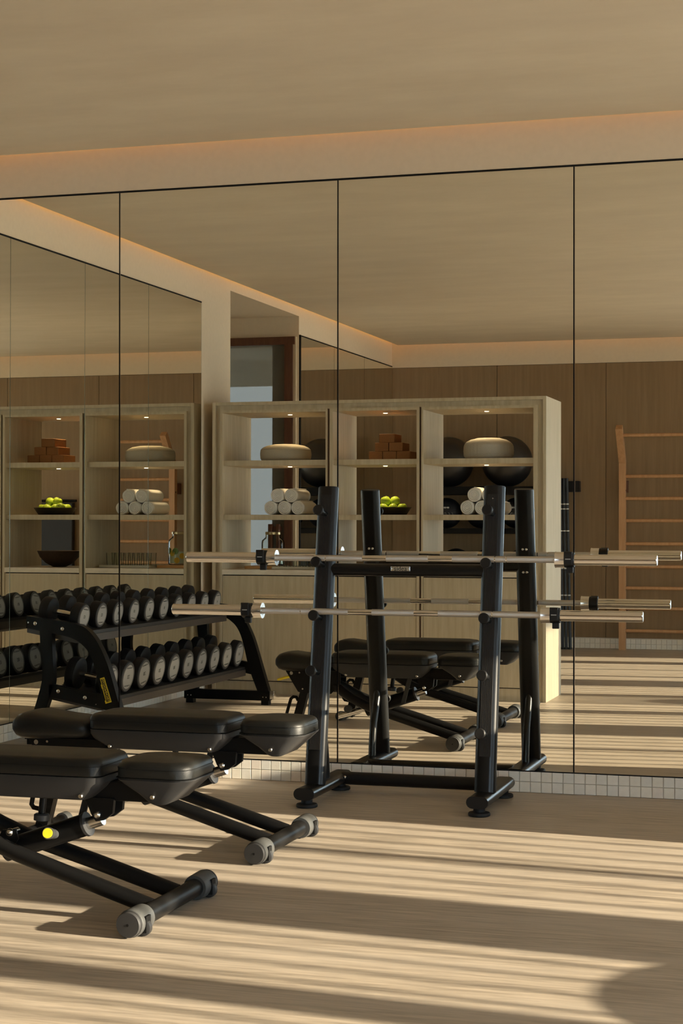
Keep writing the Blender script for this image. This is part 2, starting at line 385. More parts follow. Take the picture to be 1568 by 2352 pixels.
# skirting of two rows of square stone tiles
PIT = 0.0523
tile_me = []
for tm in TILES:
    me = MB().box(-PIT / 2 + 0.0016, PIT / 2 - 0.0016, -0.009, 0, 0.0016, 0.0507, 0.0012).mesh('tile'); me.materials.append(tm); tile_me.append(me)
def pick_tile(): return random.choices(tile_me, (5, 5, 3, 4, 0.6))[0]
base_back = struct(obj('baseboard_back', MB().box(XL, XR, -0.001, 0.02, 0, MZ0 - 0.001), M['grout']))
base_left = struct(obj('baseboard_left', MB().box(XL - 0.02, XL + 0.001, RY0, 0, 0, MZ0 - 0.001), M['grout']))
base_left2 = struct(obj('baseboard_left', MB().box(XL - 0.02, XL + 0.001, YF, RY1, 0, MZ0 - 0.001), M['grout']))
base_far = struct(obj('baseboard_front', MB().box(XL, XR, YF - 0.02, YF + 0.001, 0, 0.111), M['grout']))
def tile_row(parent, p0, p1, rotz):
    d = Vector(p1) - Vector(p0); n = int(d.length / PIT); u = d.normalized()
    for i in range(n):
        for r in range(2):
            p = Vector(p0) + u * PIT * (i + 0.5)
            link_mesh('tile', pick_tile(), parent, (p.x, p.y, r * 0.0517), (0, 0, rotz))
tile_row(base_back, (-3.65, 0.0, 0), (0.05, 0.0, 0), 0)
tile_row(base_left, (XL, -0.02, 0), (XL, -4.72, 0), PI / 2)
tile_row(base_far, (-3.2, YF + 0.0, 0), (-0.6, YF + 0.0, 0), PI)

# mirrors: panels with dark joints
def mirror_set(name, label, spans, mk, trimmb):
    t = thing(name, label, 'mirror', (0, 0, 0))
    for a, b_ in spans:
        me = mk(a, b_)
        o = obj('mirror_panel', me, M['mirror'], t)
    obj('joint_backing', trimmb, M['black'], t)
    return t
AL = 0.0028
def back_panel(a, b_):
    # mirror glass leaning back by a few millimetres over its height
    top = -0.008 + math.tan(AL) * (MZ1 - MZ0)
    m = MB(); y0, y1 = -0.008, top; t = 0.004
    m.add([(a, y0, MZ0), (b_, y0, MZ0), (b_, y1, MZ1), (a, y1, MZ1), (a, y0 + t, MZ0), (b_, y0 + t, MZ0), (b_, y1 + t, MZ1), (a, y1 + t, MZ1)],
          [(0, 1, 2, 3), (5, 4, 7, 6), (0, 4, 5, 1), (1, 5, 6, 2), (2, 6, 7, 3), (3, 7, 4, 0)])
    return m
seams = [XL + 0.002, -3.635, -2.4655, -1.2968, -0.128, 1.041, 2.21, 3.379, XR - 0.002]
mirror_set('wall_mirror', 'full-width wall mirror of tall panels behind the bar rack', [(seams[i] + 0.0045, seams[i + 1] - 0.0045) for i in range(len(seams) - 1)], back_panel,
           MB().box(XL + 0.001, XR, 0.0045, 0.012, MZ0 - 0.004, MZ1 + 0.005).box(XL + 0.001, XR, -0.006, 0.012, MZ1, MZ1 + 0.008).box(XL + 0.001, XR, -0.010, 0.012, MZ0 - 0.005, MZ0 + 0.0005))
for xs_ in seams[1:-1]:
    o_ = bpy.data.objects['wall_mirror']; m_ = MB()
    for d0, d1 in ((0.0022, 0.0042),):
        yt_ = -0.008 + math.tan(AL) * (MZ1 - MZ0)
        m_.add([(xs_ + d0, -0.0085, MZ0), (xs_ + d1, -0.0085, MZ0), (xs_ + d1, yt_ - 0.0005, MZ1), (xs_ + d0, yt_ - 0.0005, MZ1), (xs_ + d0, -0.005, MZ0), (xs_ + d1, -0.005, MZ0), (xs_ + d1, yt_ + 0.003, MZ1), (xs_ + d0, yt_ + 0.003, MZ1)], [(0, 1, 2, 3), (5, 4, 7, 6), (0, 4, 5, 1), (1, 5, 6, 2), (2, 6, 7, 3), (3, 7, 4, 0)])
    obj('polished_edge', m_, M['steel'], o_)
def left_panel(a, b_): return MB().box(XL + 0.002, XL + 0.006, a, b_, MZ0 + 0.002, MZ1 - 0.014)
ys = [-0.02, -1.037, -2.058, -3.10, -4.12]
t = mirror_set('wall_mirror', 'mirror panels beside the dumbbell rack', [(ys[i + 1] + 0.003, ys[i] - 0.003) for i in range(4)], left_panel,
           MB().box(XL + 0.0003, XL + 0.0018, ys[-1], -0.012, MZ0 - 0.003, MZ1 - 0.004).box(XL + 0.0003, XL + 0.007, ys[-1], -0.012, MZ1 - 0.014, MZ1 - 0.003).box(XL + 0.0003, XL + 0.009, ys[-1], -0.012, MZ0 - 0.003, MZ0 + 0.002))
for y in ys[1:]: obj('polished_edge', MB().box(XL + 0.0021, XL + 0.0062, y + 0.0012, y + 0.0029, MZ0 + 0.002, MZ1 - 0.014), M['mirroredge'], t)
ys2 = [RY1 - 0.03, -7.576, -8.617, YF + 0.012]
mirror_set('wall_mirror', 'mirror panels behind the shelving by the gym balls', [(ys2[i + 1] + 0.003, ys2[i] - 0.003) for i in range(3)], left_panel,
           MB().box(XL + 0.0003, XL + 0.0018, ys2[-1], ys2[0] + 0.02, MZ0 - 0.003, MZ1 - 0.004).box(XL + 0.0003, XL + 0.007, ys2[-1], ys2[0] + 0.02, MZ1 - 0.014, MZ1 - 0.003).box(XL + 0.0003, XL + 0.012, ys2[0], ys2[0] + 0.028, 0.0, MZ1 - 0.003))

# door in the recess, facing the mirror
door = struct(obj('door_1', MB().box(-6.5, -4.83, RY1 + 0.001, RY1 + 0.05, 2.885, 2.955).box(-4.925, -4.85, RY1 + 0.001, RY1 + 0.05, 0, 2.885).box(-6.5, -6.42, RY1 + 0.001, RY1 + 0.05, 0, 2.885), M['redwood']))
obj('pane', MB().box(-6.42, -4.925, RY1 + 0.012, RY1 + 0.02, 0.0, 2.885), M['pane'], door)
obj('edge_strip', MB().box(-4.848, -4.822, RY1 + 0.001, RY1 + 0.035, 0, 2.955), M['oak'], door)
obj('handle', MB().box(-5.06, -5.02, RY1 + 0.06, RY1 + 0.10, 0.55, 1.28, 0.004).box(-4.985, -4.955, RY1 + 0.06, RY1 + 0.10, 0.55, 1.28, 0.004).box(-5.06, -4.955, RY1 + 0.021, RY1 + 0.075, 1.22, 1.26).box(-5.06, -4.955, RY1 + 0.021, RY1 + 0.075, 0.58, 0.62), M['redwood'], door)

# cove light strips above the edge of the hanging ceiling
led = MB()
struct(obj('trim_1', MB().box(XL + 0.15, XR - 0.15, -0.135, -0.118, ZCL + 0.052, ZCL + 0.068), M['led']))
struct(obj('trim_2', MB().box(XL + 0.118, XL + 0.135, YF + 0.15, -0.15, ZCL + 0.052, ZCL + 0.068), M['led']))
struct(obj('trim_3', MB().box(XL + 0.15, XR - 0.15, YF + 0.118, YF + 0.135, ZCL + 0.052, ZCL + 0.068), M['led']))

# ================================================================== BAR RACK
UX = (-2.402, -1.605)
LEAN = 0.157
def uy(z): return -0.394 - LEAN * (1.452 - z)           # front face of the upright
rack = thing('barbell_rack', 'black steel barbell rack with two leaning uprights in front of the mirror', 'barbell rack', (-2.0, -0.4, 0))
def obround(w, h, seg=8):
    """profile (u, w) of a flat oval, w wide and h deep"""
    r = h / 2; a = w / 2 - r; out = []
    for k in range(seg + 1):
        t = -PI / 2 + PI * k / seg; out.append((r * math.sin(t), a + r * math.cos(t)))
    for k in range(seg + 1):
        t = PI / 2 + PI * k / seg; out.append((r * math.sin(t), -a + r * math.cos(t)))
    return out
PEGZ = (1.33, 1.091, 0.846, 0.595, 0.341)
axis_up = Vector((0, LEAN, 1)).normalized(); nrm = Vector((0, -1, LEAN)).normalized()   # along upright, out of its front
for ux in UX:
    p0 = Vector((ux, uy(0.085) + 0.032, 0.085)); p1 = Vector((ux, uy(1.452) + 0.032, 1.452))
    up = obj('upright', MB().tube([p0, p1], 1, prof=obround(0.099, 0.062), up=(0, 1, 0)), M['rackblack'], rack, 40)
    # plastic strip with ribs
    q0 = Vector((ux, uy(0.245), 0.245)); q1 = Vector((ux, uy(1.42), 1.42))
    def along(mbx, x0, x1, d0, d1, a, b):
        v = []
        for pt in (a, b):
            for (dx, d) in ((x0, d0), (x1, d0), (x1, d1), (x0, d1)): v.append(pt + Vector((dx, 0, 0)) + nrm * d)
        return mbx.add(v, [(0, 1, 2, 3), (7, 6, 5, 4), (0, 4, 5, 1), (1, 5, 6, 2), (2, 6, 7, 3), (3, 7, 4, 0)])
    st = obj('grip_strip', along(MB(), -0.026, 0.026, -0.002, 0.001, q0, q1), M['plasticblack'], up)
    rb = MB()
    for k in range(8): along(rb, -0.0245 + k * 0.0067, -0.0245 + k * 0.0067 + 0.0032, 0.001, 0.0034, q0, q1)
    rbo = obj('rib', rb, M['ribs'], up); rbo['kind'] = 'stuff'
    if ux > -2: obj('screw', MB().lathe([(0.003, -0.002), (0.003, 0.001)], tuple(Vector((ux, uy(1.40), 1.40)) + nrm * 0.004), 'y', 8), M['bolt'], up)
    obj('end_cap', MB().tube([p1 - axis_up * 0.001, p1 + axis_up * 0.004], 1, prof=obround(0.095, 0.058), up=(0, 1, 0)), M['plasticblack'], up)
    for pz in PEGZ:
        base = Vector((ux, uy(pz), pz))
        pg = obj('peg', MB().tube([base - nrm * 0.01, base + nrm * 0.112], 0.012, 14), M['rackblack'], rack, 40)
        obj('peg_cap', MB().tube([base + nrm * 0.104, base + nrm * 0.108, base + nrm * 0.121, base + nrm * 0.125], [0.022, 0.0245, 0.0245, 0.021], 22), M['plasticblack'], pg, 40)
    # foot
    ft = obj('foot', MB().tube([(ux, -0.745, 0.064), (ux, -0.135, 0.064)], 1, prof=obround(0.099, 0.054), up=(0, 0, 1)), M['rackblack'], rack, 40)
    obj('end_cap', MB().tube([(ux, -0.749, 0.064), (ux, -0.744, 0.064)], 1, prof=obround(0.096, 0.051), up=(0, 0, 1)), M['plasticblack'], ft)
    for fy in (-0.70, -0.175):
        obj('foot_pad', MB().lathe([(0.026, 0.04), (0.026, 0.018), (0.046, 0.016), (0.049, 0.012), (0.049, 0.003), (0.045, 0.0)], (ux, fy, 0), 'z', 28), M['rubber'], ft, 40)
    # rear brace tube
    obj('brace', MB().tube([(ux, -0.405, 0.070), (ux, -0.412, 0.15), (ux, -0.435, 0.26), (ux, uy(0.37) + 0.066, 0.37), (ux, uy(0.43) + 0.040, 0.43)], 0.019, 14), M['rackblack'], rack, 40)
    for dz in (1.04, 1.155):
        for dx in (-0.008, 0.010):
            obj('bolt', MB().sphere((ux + dx, uy(dz) + 0.065, dz), 0.0075, 10, 6), M['bolt'], rack, 60)
yb = uy(1.07) + 0.033
cb = obj('crossbar', MB().tube([(UX[0] + 0.03, yb, 1.070), (UX[1] - 0.03, yb, 1.070)], 1, prof=obround(0.058, 0.052), up=(0, 1, 0)), M['rackblack'], rack, 40)
obj('crossbar', MB().tube([(UX[0] + 0.03, -0.235, 0.066), (UX[1] - 0.03, -0.235, 0.066)], 1, prof=obround(0.062, 0.056), up=(0, 1, 0)), M['rackblack'], rack, 40)
for s, ux in ((1, UX[0]), (-1, UX[1])):
    obj('bolt', MB().sphere((ux + s * 0.052, -0.27, 0.075), 0.008, 10, 6), M['bolt'], rack, 60)
yp = yb - 0.0275
pl = obj('name_plate', MB().box(-2.075, -1.984, yp - 0.0015, yp + 0.002, 1.066, 1.087, 0.0006), M['steel'], cb, label='metal name plate reading sidea')
obj('plate_field', MB().box(-2.067, -1.992, yp - 0.0022, yp - 0.0014, 1.0675, 1.0855), M['ink'], pl) if False else None
text_obj('lettering', 'sidea', 0.030, M['ink'], cb, (-2.0295, yp - 0.002, 1.0765), (1, 0, 0), (0, 0, 1), 0.0006)
for sx in (-2.071, -1.988): obj('rivet', MB().sphere((sx, yp - 0.0015, 1.0765), 0.003, 8, 5), M['bolt'], cb)

# ================================================================== BARBELLS AND COLLARS
def barbell(label, x0, y, z):
    t = thing('barbell', label, 'barbell', (x0 + 1.1, y, z), 'chrome barbells lying on the rack pegs')
    X = lambda d: x0 + d
    sh = obj('shaft', MB().tube([(X(0.40), y, z), (X(1.80), y, z)], 0.0138, 20), M['steel'], t, 40)
    for a, b_ in ((0.447, 0.632), (0.637, 0.684), (0.689, 0.862), (0.975, 1.172), (1.285, 1.478), (1.483, 1.530), (1.535, 1.753)):
        obj('knurling', MB().tube([(X(a), y, z), (X(b_), y, z)], 0.0146, 20), M['knurl'], t, 40)
    for s in (0, 1):
        f = (lambda d: X(d)) if s == 0 else (lambda d: X(2.2 - d))
        c = lambda prof: MB().tube([(f(d), y, z) for d, r in prof], [r for d, r in prof], 28)
        sl = obj('sleeve', c([(0.0, 0.0225), (0.002, 0.0246), (0.415, 0.0246)]), M['steel'], t, 30)
        fl = obj('flange', c([(0.404, 0.0246), (0.405, 0.0350), (0.441, 0.0350), (0.4445, 0.0365), (0.447, 0.0365)]) , M['chrome'], t, 30)
        obj('end_ring', c([(-0.0006, 0.013), (-0.0005, 0.0215), (0.0015, 0.0215)]), M['chrome'], t, 30)
        obj('bearing_ring', c([(0.446, 0.021), (0.4482, 0.021), (0.4484, 0.014)]), M['bolt'], t, 30)
    return t
Bz = lambda pz: pz + 0.0095 + 0.0135 + 0.012
barbell('chrome barbell resting on the higher rack pegs', -3.048, -0.5375, Bz(1.091))
barbell('chrome barbell resting on the lower rack pegs', -3.104, -0.5775, Bz(0.846))
def clip(label, x, y, z, tilt):
    t = thing('barbell_collar', label, 'barbell collar', (x, y, z), 'black barbell collars')
    prof = []
    n = 28; ring = []
    rs = []
    for (dx, ro) in ((-0.0235, 0.031), (-0.0215, 0.034), (-0.012, 0.0345), (0.012, 0.0345), (0.0215, 0.034), (0.0235, 0.031)):
        rs.append([(x + dx, y + ro * math.sin(2 * PI * k / n), z + ro * math.cos(2 * PI * k / n)) for k in range(n)])
    rs += [[(x + dx, y + 0.0256 * math.sin(2 * PI * k / n), z + 0.0256 * math.cos(2 * PI * k / n)) for k in range(n)] for dx in (0.0235, -0.0235)]
    rs.append(rs[0]); obj('ring', MB().rings(rs, False), M['plasticblack'], t, 30)
    obj('lever', MB().box(x - 0.019, x + 0.019, y - 0.041, y - 0.030, z - 0.022, z + 0.030, 0.003), M['plasticblack'], t)
    obj('hinge', MB().tube([(x - 0.018, y - 0.036, z + 0.031), (x + 0.018, y - 0.036, z + 0.031)], 0.006, 10), M['plasticblack'], t, 40)
    obj('tab', MB().box(x - 0.010 + tilt, x + 0.020 + tilt, y - 0.022, y - 0.004, z - 0.058, z - 0.030, 0.003), M['plasticblack'], t)
    obj('logo_mark', MB().box(x - 0.012, x + 0.012, y - 0.0416, y - 0.0408, z + 0.002, z + 0.006), M['print'], t)
    return t
zu, zl = Bz(1.091), Bz(0.846)
clip('black collar on the left sleeve of the higher barbell', -3.048 + 0.376, -0.5375, zu, 0.004)
clip('black collar on the right sleeve of the higher barbell', -3.048 + 2.2 - 0.385, -0.5375, zu, 0.0)
clip('black collar on the left sleeve of the lower barbell', -3.104 + 0.372, -0.5775, zl, 0.004)
clip('black collar on the right sleeve of the lower barbell', -3.104 + 2.2 - 0.385, -0.5775, zl, 0.0)

# ================================================================== WEIGHT BENCHES (local origin: floor under the middle of the foot bar)
def make_bench():
    t = thing('weight_bench', '', 'weight bench', (0, 0, 0), 'black adjustable benches')
    B = 0.14
    # foot bar with grey end caps
    fb = obj('foot_bar', MB().tube([(0, -0.30, 0.045), (0, 0.30, 0.045)], 0.031, 24), M['steelblack'], t, 40)
    for s in (-1, 1):
        c = lambda prof, seg=32: MB().tube([(0, s * d, 0.045) for d, r in prof], [r for d, r in prof], seg)
        cp = obj('end_cap', c([(0.222, 0.033), (0.222, 0.041), (0.228, 0.043), (0.318, 0.0445), (0.324, 0.042), (0.324, 0.039)]), M['greycap'], t, 30)
        obj('cap_face', c([(0.322, 0.0412), (0.338, 0.0412), (0.344, 0.0385), (0.345, 0.001)]), M['greyface'], cp, 30)
        obj('groove', c([(0.3305, 0.0417), (0.3325, 0.0417)]), M['black'], cp)
        obj('centre_hole', c([(0.3452, 0.0045), (0.3456, 0.0045)], 10), M['black'], cp)
        # transport roller set into the cap, on the outer side
        obj('roller_slot', MB().box(0.020, 0.0462, min(s * 0.268, s * 0.304), max(s * 0.268, s * 0.304), 0.014, 0.066), M['black'], cp)
        obj('roller', MB().tube([(0.029, s * 0.276, 0.028), (0.029, s * 0.278, 0.028), (0.029, s * 0.295, 0.028), (0.029, s * 0.297, 0.028)], [0.024, 0.0268, 0.0268, 0.024], 24), M['greyface'], cp, 40)
    # two side tubes rising to the rear bracket
    for s in (-1, 1):
        pts = [(-0.02, s * 0.112, 0.052), (-0.30, s * 0.108, 0.135), (-0.50, s * 0.10, 0.193), (-0.58, s * 0.095, 0.22), (-0.66, s * 0.085, 0.255), (-0.72, s * 0.07, 0.288), (-0.76, s * 0.05, 0.315), (-0.80, s * 0.03, 0.335)]
        obj('side_tube', MB().tube(pts, 0.027, 18), M['steelblack'], t, 40)
    # telescopic strut
    st = obj('strut', MB().tube([(-0.60, 0, 0.182), (-0.298, 0, 0.287)], 0.038, 24), M['steelblack'], t, 40)
    d = Vector((0.302, 0, 0.105)).normalized(); e0 = Vector((-0.298, 0, 0.287))
    obj('strut_ring', MB().tube([e0 - d * 0.006, e0 + d * 0.004], 0.0415, 26), M['greyface'], st, 40)
    obj('rod', MB().tube([e0 - d * 0.02, e0 + d * 0.060], 0.021, 20), M['bolt'], t, 40)
    kb = Vector((-0.40, -0.03, 0.252)); kn = Vector((0.12, -0.95, 0.22)).normalized()
    kn_o = obj('pull_knob', MB().tube([kb, kb + kn * 0.030, kb + kn * 0.045, kb + kn * 0.06, kb + kn * 0.082], [0.013, 0.017, 0.014, 0.019, 0.020], 20), M['greycap'], t, 50)
    obj('knob_cap', MB().tube([kb + kn * 0.082, kb + kn * 0.086], 0.0165, 20), M['yellow'], kn_o, 40)
    # pivot bracket under the beam
    pbp = [(-0.285, 0.385), (-0.18, 0.385), (-0.185, 0.335), (-0.215, 0.312), (-0.245, 0.306), (-0.262, 0.33)]
    for s in (-1, 1):
        br = obj('pivot_bracket', MB().prism(pbp, 'y', min(s * 0.030, s * 0.048), max(s * 0.030, s * 0.048)), M['steelblack'], t)
        obj('pivot_bolt', MB().sphere((-0.238, s * 0.049, 0.330), 0.0135, 14, 8), M['bolt'], br, 60)
    # beam
    obj('beam', MB().box(-1.02, -0.02, -0.038, 0.038, 0.376, 0.440, 0.004), M['steelblack'], t)
    # back pad
    x0, x1 = -0.790, -0.198
    shell = [(0.386, x0 + 0.095, x1 - 0.060, -0.112, 0.112, 0.02), (0.390, x0 + 0.088, x1 - 0.052, -0.120, 0.120, 0.025), (0.425, x0 + 0.020, x1 - 0.010, -0.132, 0.132, 0.04), (0.445, x0 + 0.004, x1 + 0.006, -0.139, 0.139, 0.05), (0.463, x0 + 0.002, x1 + 0.006, -0.140, 0.140, 0.05), (0.4645, x0 + 0.006, x1 + 0.002, -0.136, 0.136, 0.05)]
    obj('back_shell', MB().slab(shell), M['shell'], t, 35)
    def pad(x0, x1, z0, z1, rc, w=B):
        h = z1 - z0; lv = [(z0, x0 + 0.005, x1 - 0.005, -w + 0.005, w - 0.005, rc)]
        lv += [(z0 + 0.004, x0 + 0.001, x1 - 0.001, -w + 0.001, w - 0.001, rc), (z0 + h * 0.50, x0 + 0.001, x1 - 0.001, -w + 0.001, w - 0.001, rc)]
        for k in range(1, 6):
            a = PI / 2 * k / 5; i = 0.002 + 0.020 * (1 - math.cos(a)); lv.append((z0 + h * 0.52 + h * 0.36 * math.sin(a), x0 + i, x1 - i, -w + i, w - i, rc))
        lv.append((z1 - 0.003, x0 + 0.050, x1 - 0.050, -w + 0.050, w - 0.050, rc)); lv.append((z1, x0 + 0.09, x1 - 0.09, -w + 0.09, w - 0.09, rc)); return MB().slab(lv, 8)
    bp_ = obj('back_pad', pad(x0 + 0.002, x1 + 0.004, 0.4645, 0.534, 0.045), M['leather'], t, 50)
    seam = lambda a, b_, z, rc: MB().slab([(z - 0.0012, a, b_, -0.1402, 0.1402, rc), (z + 0.0012, a, b_, -0.1402, 0.1402, rc)], 8)
    obj('seam', seam(x0 + 0.002, x1 + 0.004, 0.4995, 0.045), M['black'], bp_)
    # seat
    s0, s1 = -0.150, 0.118
    seat_sh = [(0.380, -0.022, 0.020, -0.100, 0.100, 0.02), (0.385, -0.032, 0.032, -0.110, 0.110, 0.025), (0.415, -0.070, 0.066, -0.124, 0.124, 0.04), (0.445, s0 + 0.03, 0.100, -0.134, 0.134, 0.05), (0.463, s0 + 0.002, s1 + 0.002, -0.140, 0.140, 0.06), (0.467, s0 + 0.004, s1, -0.138, 0.138, 0.06)]
    obj('seat_shell', MB().slab(seat_sh), M['shell'], t, 35)
    sp_ = obj('seat_pad', pad(s0 + 0.002, s1 + 0.002, 0.467, 0.531, 0.065), M['leather'], t, 50)
    obj('seam', seam(s0 + 0.002, s1 + 0.002, 0.4995, 0.065), M['black'], sp_)
    obj('piping', MB().slab([(0.4655, s0 - 0.0005, s1 + 0.0035, -0.1415, 0.1415, 0.06), (0.4685, s0 - 0.0005, s1 + 0.0035, -0.1415, 0.1415, 0.06)]), M['black'], t)
    # head pad: a roll that flattens towards the back pad
    secs = []
    N = 20
    for (x, zc, hz, w) in ((-1.135, 0.462, 0.010, 0.085), (-1.131, 0.462, 0.030, 0.110), (-1.115, 0.462, 0.047, 0.123), (-1.09, 0.463, 0.055, 0.130), (-1.05, 0.464, 0.057, 0.132), (-1.0, 0.462, 0.053, 0.132), (-0.93, 0.460, 0.046, 0.130), (-0.86, 0.458, 0.042, 0.126), (-0.82, 0.458, 0.037, 0.120), (-0.803, 0.458, 0.026, 0.108), (-0.798, 0.458, 0.008, 0.09)):
        ring = []
        for k in range(N):
            a = 2 * PI * k / N; c_, s_ = math.cos(a), math.sin(a)
            ring.append((x, w * math.copysign(abs(c_) ** 0.45, c_), zc + hz * math.copysign(abs(s_) ** 0.7, s_)))
        secs.append(ring)
    obj('head_pad', MB().rings(secs), M['leather'], t, 60)
    hb = [(-1.085, 0.412), (-1.005, 0.285), (-0.985, 0.279), (-0.80, 0.277), (-0.745, 0.33), (-0.74, 0.412)]
    hbo = obj('head_bracket', MB().prism(hb, 'y', -0.065, -0.058).prism(hb, 'y', 0.058, 0.065).box(-1.07, -0.745, -0.05, 0.05, 0.38, 0.412), M['steelblack'], t)
    for s in (-1, 1):
        for (bx, bz, r) in ((-1.045, 0.394, 0.010), (-0.995, 0.398, 0.005), (-0.975, 0.302, 0.005)):
            obj('bolt', MB().tube([(bx, s * 0.0645, bz), (bx, s * 0.069, bz)], r, 12), M['bolt'], hbo, 40)
        for (bx, bz) in ((-0.263, 0.402), (-0.010, 0.410), (-0.690, 0.398)):
            yy = 0.119 if bx > -0.1 else 0.121
            obj('bolt', MB().tube([(bx, s * (yy - 0.012), bz), (bx, s * (yy + 0.008), bz)], 0.0085, 14).tube([(bx, s * (yy + 0.008), bz), (bx, s * (yy + 0.012), bz)], [0.0085, 0.006], 14), M['bolt'], t, 40)
    obj('release_lever', MB().tube([(-1.055, -0.055, 0.372), (-1.085, -0.06, 0.366), (-1.115, -0.06, 0.357), (-1.135, -0.06, 0.352)], [0.007, 0.008, 0.009, 0.006], 12), M['yellow'], t, 60)
    obj('release_lever', MB().tube([(-1.055, 0.055, 0.372), (-1.085, 0.06, 0.366), (-1.115, 0.06, 0.357), (-1.135, 0.06, 0.352)], [0.007, 0.008, 0.009, 0.006], 12), M['yellow'], t, 60)
    # adjusting post and foot under the back pad
    po = obj('post', MB().tube([(-0.445, -0.03, 0.38), (-0.452, -0.03, 0.318)], 0.012, 14), M['steelblack'], t, 40)
    obj('post_foot', MB().tube([(-0.452, -0.03, 0.320), (-0.452, -0.03, 0.316), (-0.453, -0.03, 0.298)], [0.022, 0.026, 0.026], 22), M['greyface'], po, 40)
    obj('post_nut', MB().tube([(-0.451, -0.03, 0.326), (-0.452, -0.03, 0.319)], 0.009, 6), M['bolt'], po)
    ar = obj('flat_arm', MB().prism([(-0.335, 0.38), (-0.310, 0.38), (-0.350, 0.235), (-0.375, 0.235)], 'y', 0.052, 0.060), M['greyface'], t)
    obj('swivel_bolt', MB().sphere((-0.555, -0.06, 0.256), 0.014, 14, 8).tube([(-0.555, -0.058, 0.256), (-0.545, -0.02, 0.258)], 0.010, 12), M['bolt'], t, 60)
    obj('swivel_plate', MB().prism([(-0.62, 0.195), (-0.585, 0.262), (-0.535, 0.268), (-0.525, 0.235), (-0.565, 0.175)], 'y', -0.058, -0.05), M['steelblack'], t)
    # rear leg with carrying handle and crossing chrome tube
    obj('rear_leg', MB().prism([(-1.005, 0.285), (-0.955, 0.285), (-1.03, 0.0), (-1.085, 0.0)], 'y', -0.022, 0.022), M['steelblack'], t)
    rf = obj('rear_foot', MB().tube([(-1.055, -0.21, 0.026), (-1.055, 0.21, 0.026)], 0.026, 20), M['steelblack'], t, 40)
    for s in (-1, 1): obj('end_cap', MB().tube([(-1.055, s * 0.19, 0.030), (-1.055, s * 0.235, 0.030), (-1.055, s * 0.238, 0.030)], [0.030, 0.030, 0.026], 22), M['greycap'], rf, 40)
    obj('carry_handle', MB().tube([(-1.025, 0.0, 0.225), (-1.035, 0.0, 0.245), (-1.055, 0, 0.247), (-1.07, 0, 0.235), (-1.095, 0, 0.15), (-1.10, 0, 0.125), (-1.09, 0, 0.112), (-1.065, 0, 0.108), (-1.05, 0, 0.108)], 0.010, 12), M['steelblack'], t, 60)
    obj('chrome_tube', MB().tube([(-0.775, 0.0, 0.140), (-0.575, 0.0, 0.20)], 0.0165, 18), M['chrome'], t, 40)
    obj('wheel', MB().tube([(-0.70, 0.03, 0.19), (-0.70, 0.06, 0.19)], 0.022, 20), M['greyface'], t, 40)
    # yellow maker badge near the seat
    obj('badge_plate', MB().box(-0.055, -0.022, -0.0395, -0.0383, 0.379, 0.393), M['ink'], t)
    obj('badge', MB().prism([(-0.046, 0.381), (-0.030, 0.381), (-0.028, 0.390), (-0.048, 0.390)], 'y', -0.0405, -0.0395), M['yellow'], t)
    obj('badge', MB().prism([(-0.046, 0.381), (-0.030, 0.381), (-0.028, 0.390), (-0.048, 0.390)], 'y', 0.0385, 0.0400), M['yellow'], t)
    return t
bench = make_bench(); bench.location = (-2.190, -1.665, 0)
bench['label'] = 'black adjustable weight bench nearest the mirror, with grey foot caps'
bench2 = dup(bench); bench2.location = (-2.186, -2.845, 0)
bench2['label'] = 'black adjustable weight bench in the left foreground, cut off by the frame'

# ================================================================== DUMBBELL RACK
dr = thing('dumbbell_rack', 'black two-tier dumbbell rack standing along the mirrored side wall', 'dumbbell rack', (-4.33, -2.18, 0))
def smooth_poly(pts, n=3):
    out = []
    for i in range(len(pts) - 1):
        p0 = pts[max(i - 1, 0)]; p1 = pts[i]; p2 = pts[i + 1]; p3 = pts[min(i + 2, len(pts) - 1)]
        for k in range(n):
            u = k / n
            out.append(tuple(0.5 * (2 * p1[j] + (p2[j] - p0[j]) * u + (2 * p0[j] - 5 * p1[j] + 4 * p2[j] - p3[j]) * u * u + (3 * p1[j] - p0[j] - 3 * p2[j] + p3[j]) * u ** 3) for j in (0, 1)))
    out.append(pts[-1]); return out
outer = smooth_poly([(-4.632, 0.744), (-4.409, 0.716), (-4.31, 0.700), (-4.255, 0.677), (-4.21, 0.635), (-4.178, 0.59), (-4.143, 0.525), (-4.108, 0.44), (-4.062, 0.292), (-4.0, 0.095)])
inner = smooth_poly([(-4.085, 0.095), (-4.149, 0.258), (-4.185, 0.40), (-4.212, 0.49), (-4.245, 0.55), (-4.282, 0.586), (-4.324, 0.612), (-4.402, 0.635), (-4.636, 0.673)])
post = smooth_poly([(-4.551, 0.66), (-4.545, 0.55), (-4.533, 0.42), (-4.545, 0.33), (-4.596, 0.169), (-4.615, 0.095)]) + smooth_poly([(-4.545, 0.095), (-4.524, 0.165), (-4.475, 0.31), (-4.461, 0.40), (-4.468, 0.52), (-4.473, 0.65)])
arm = [(-4.49, 0.352), (-4.155, 0.299), (-4.135, 0.214), (-4.49, 0.279)]
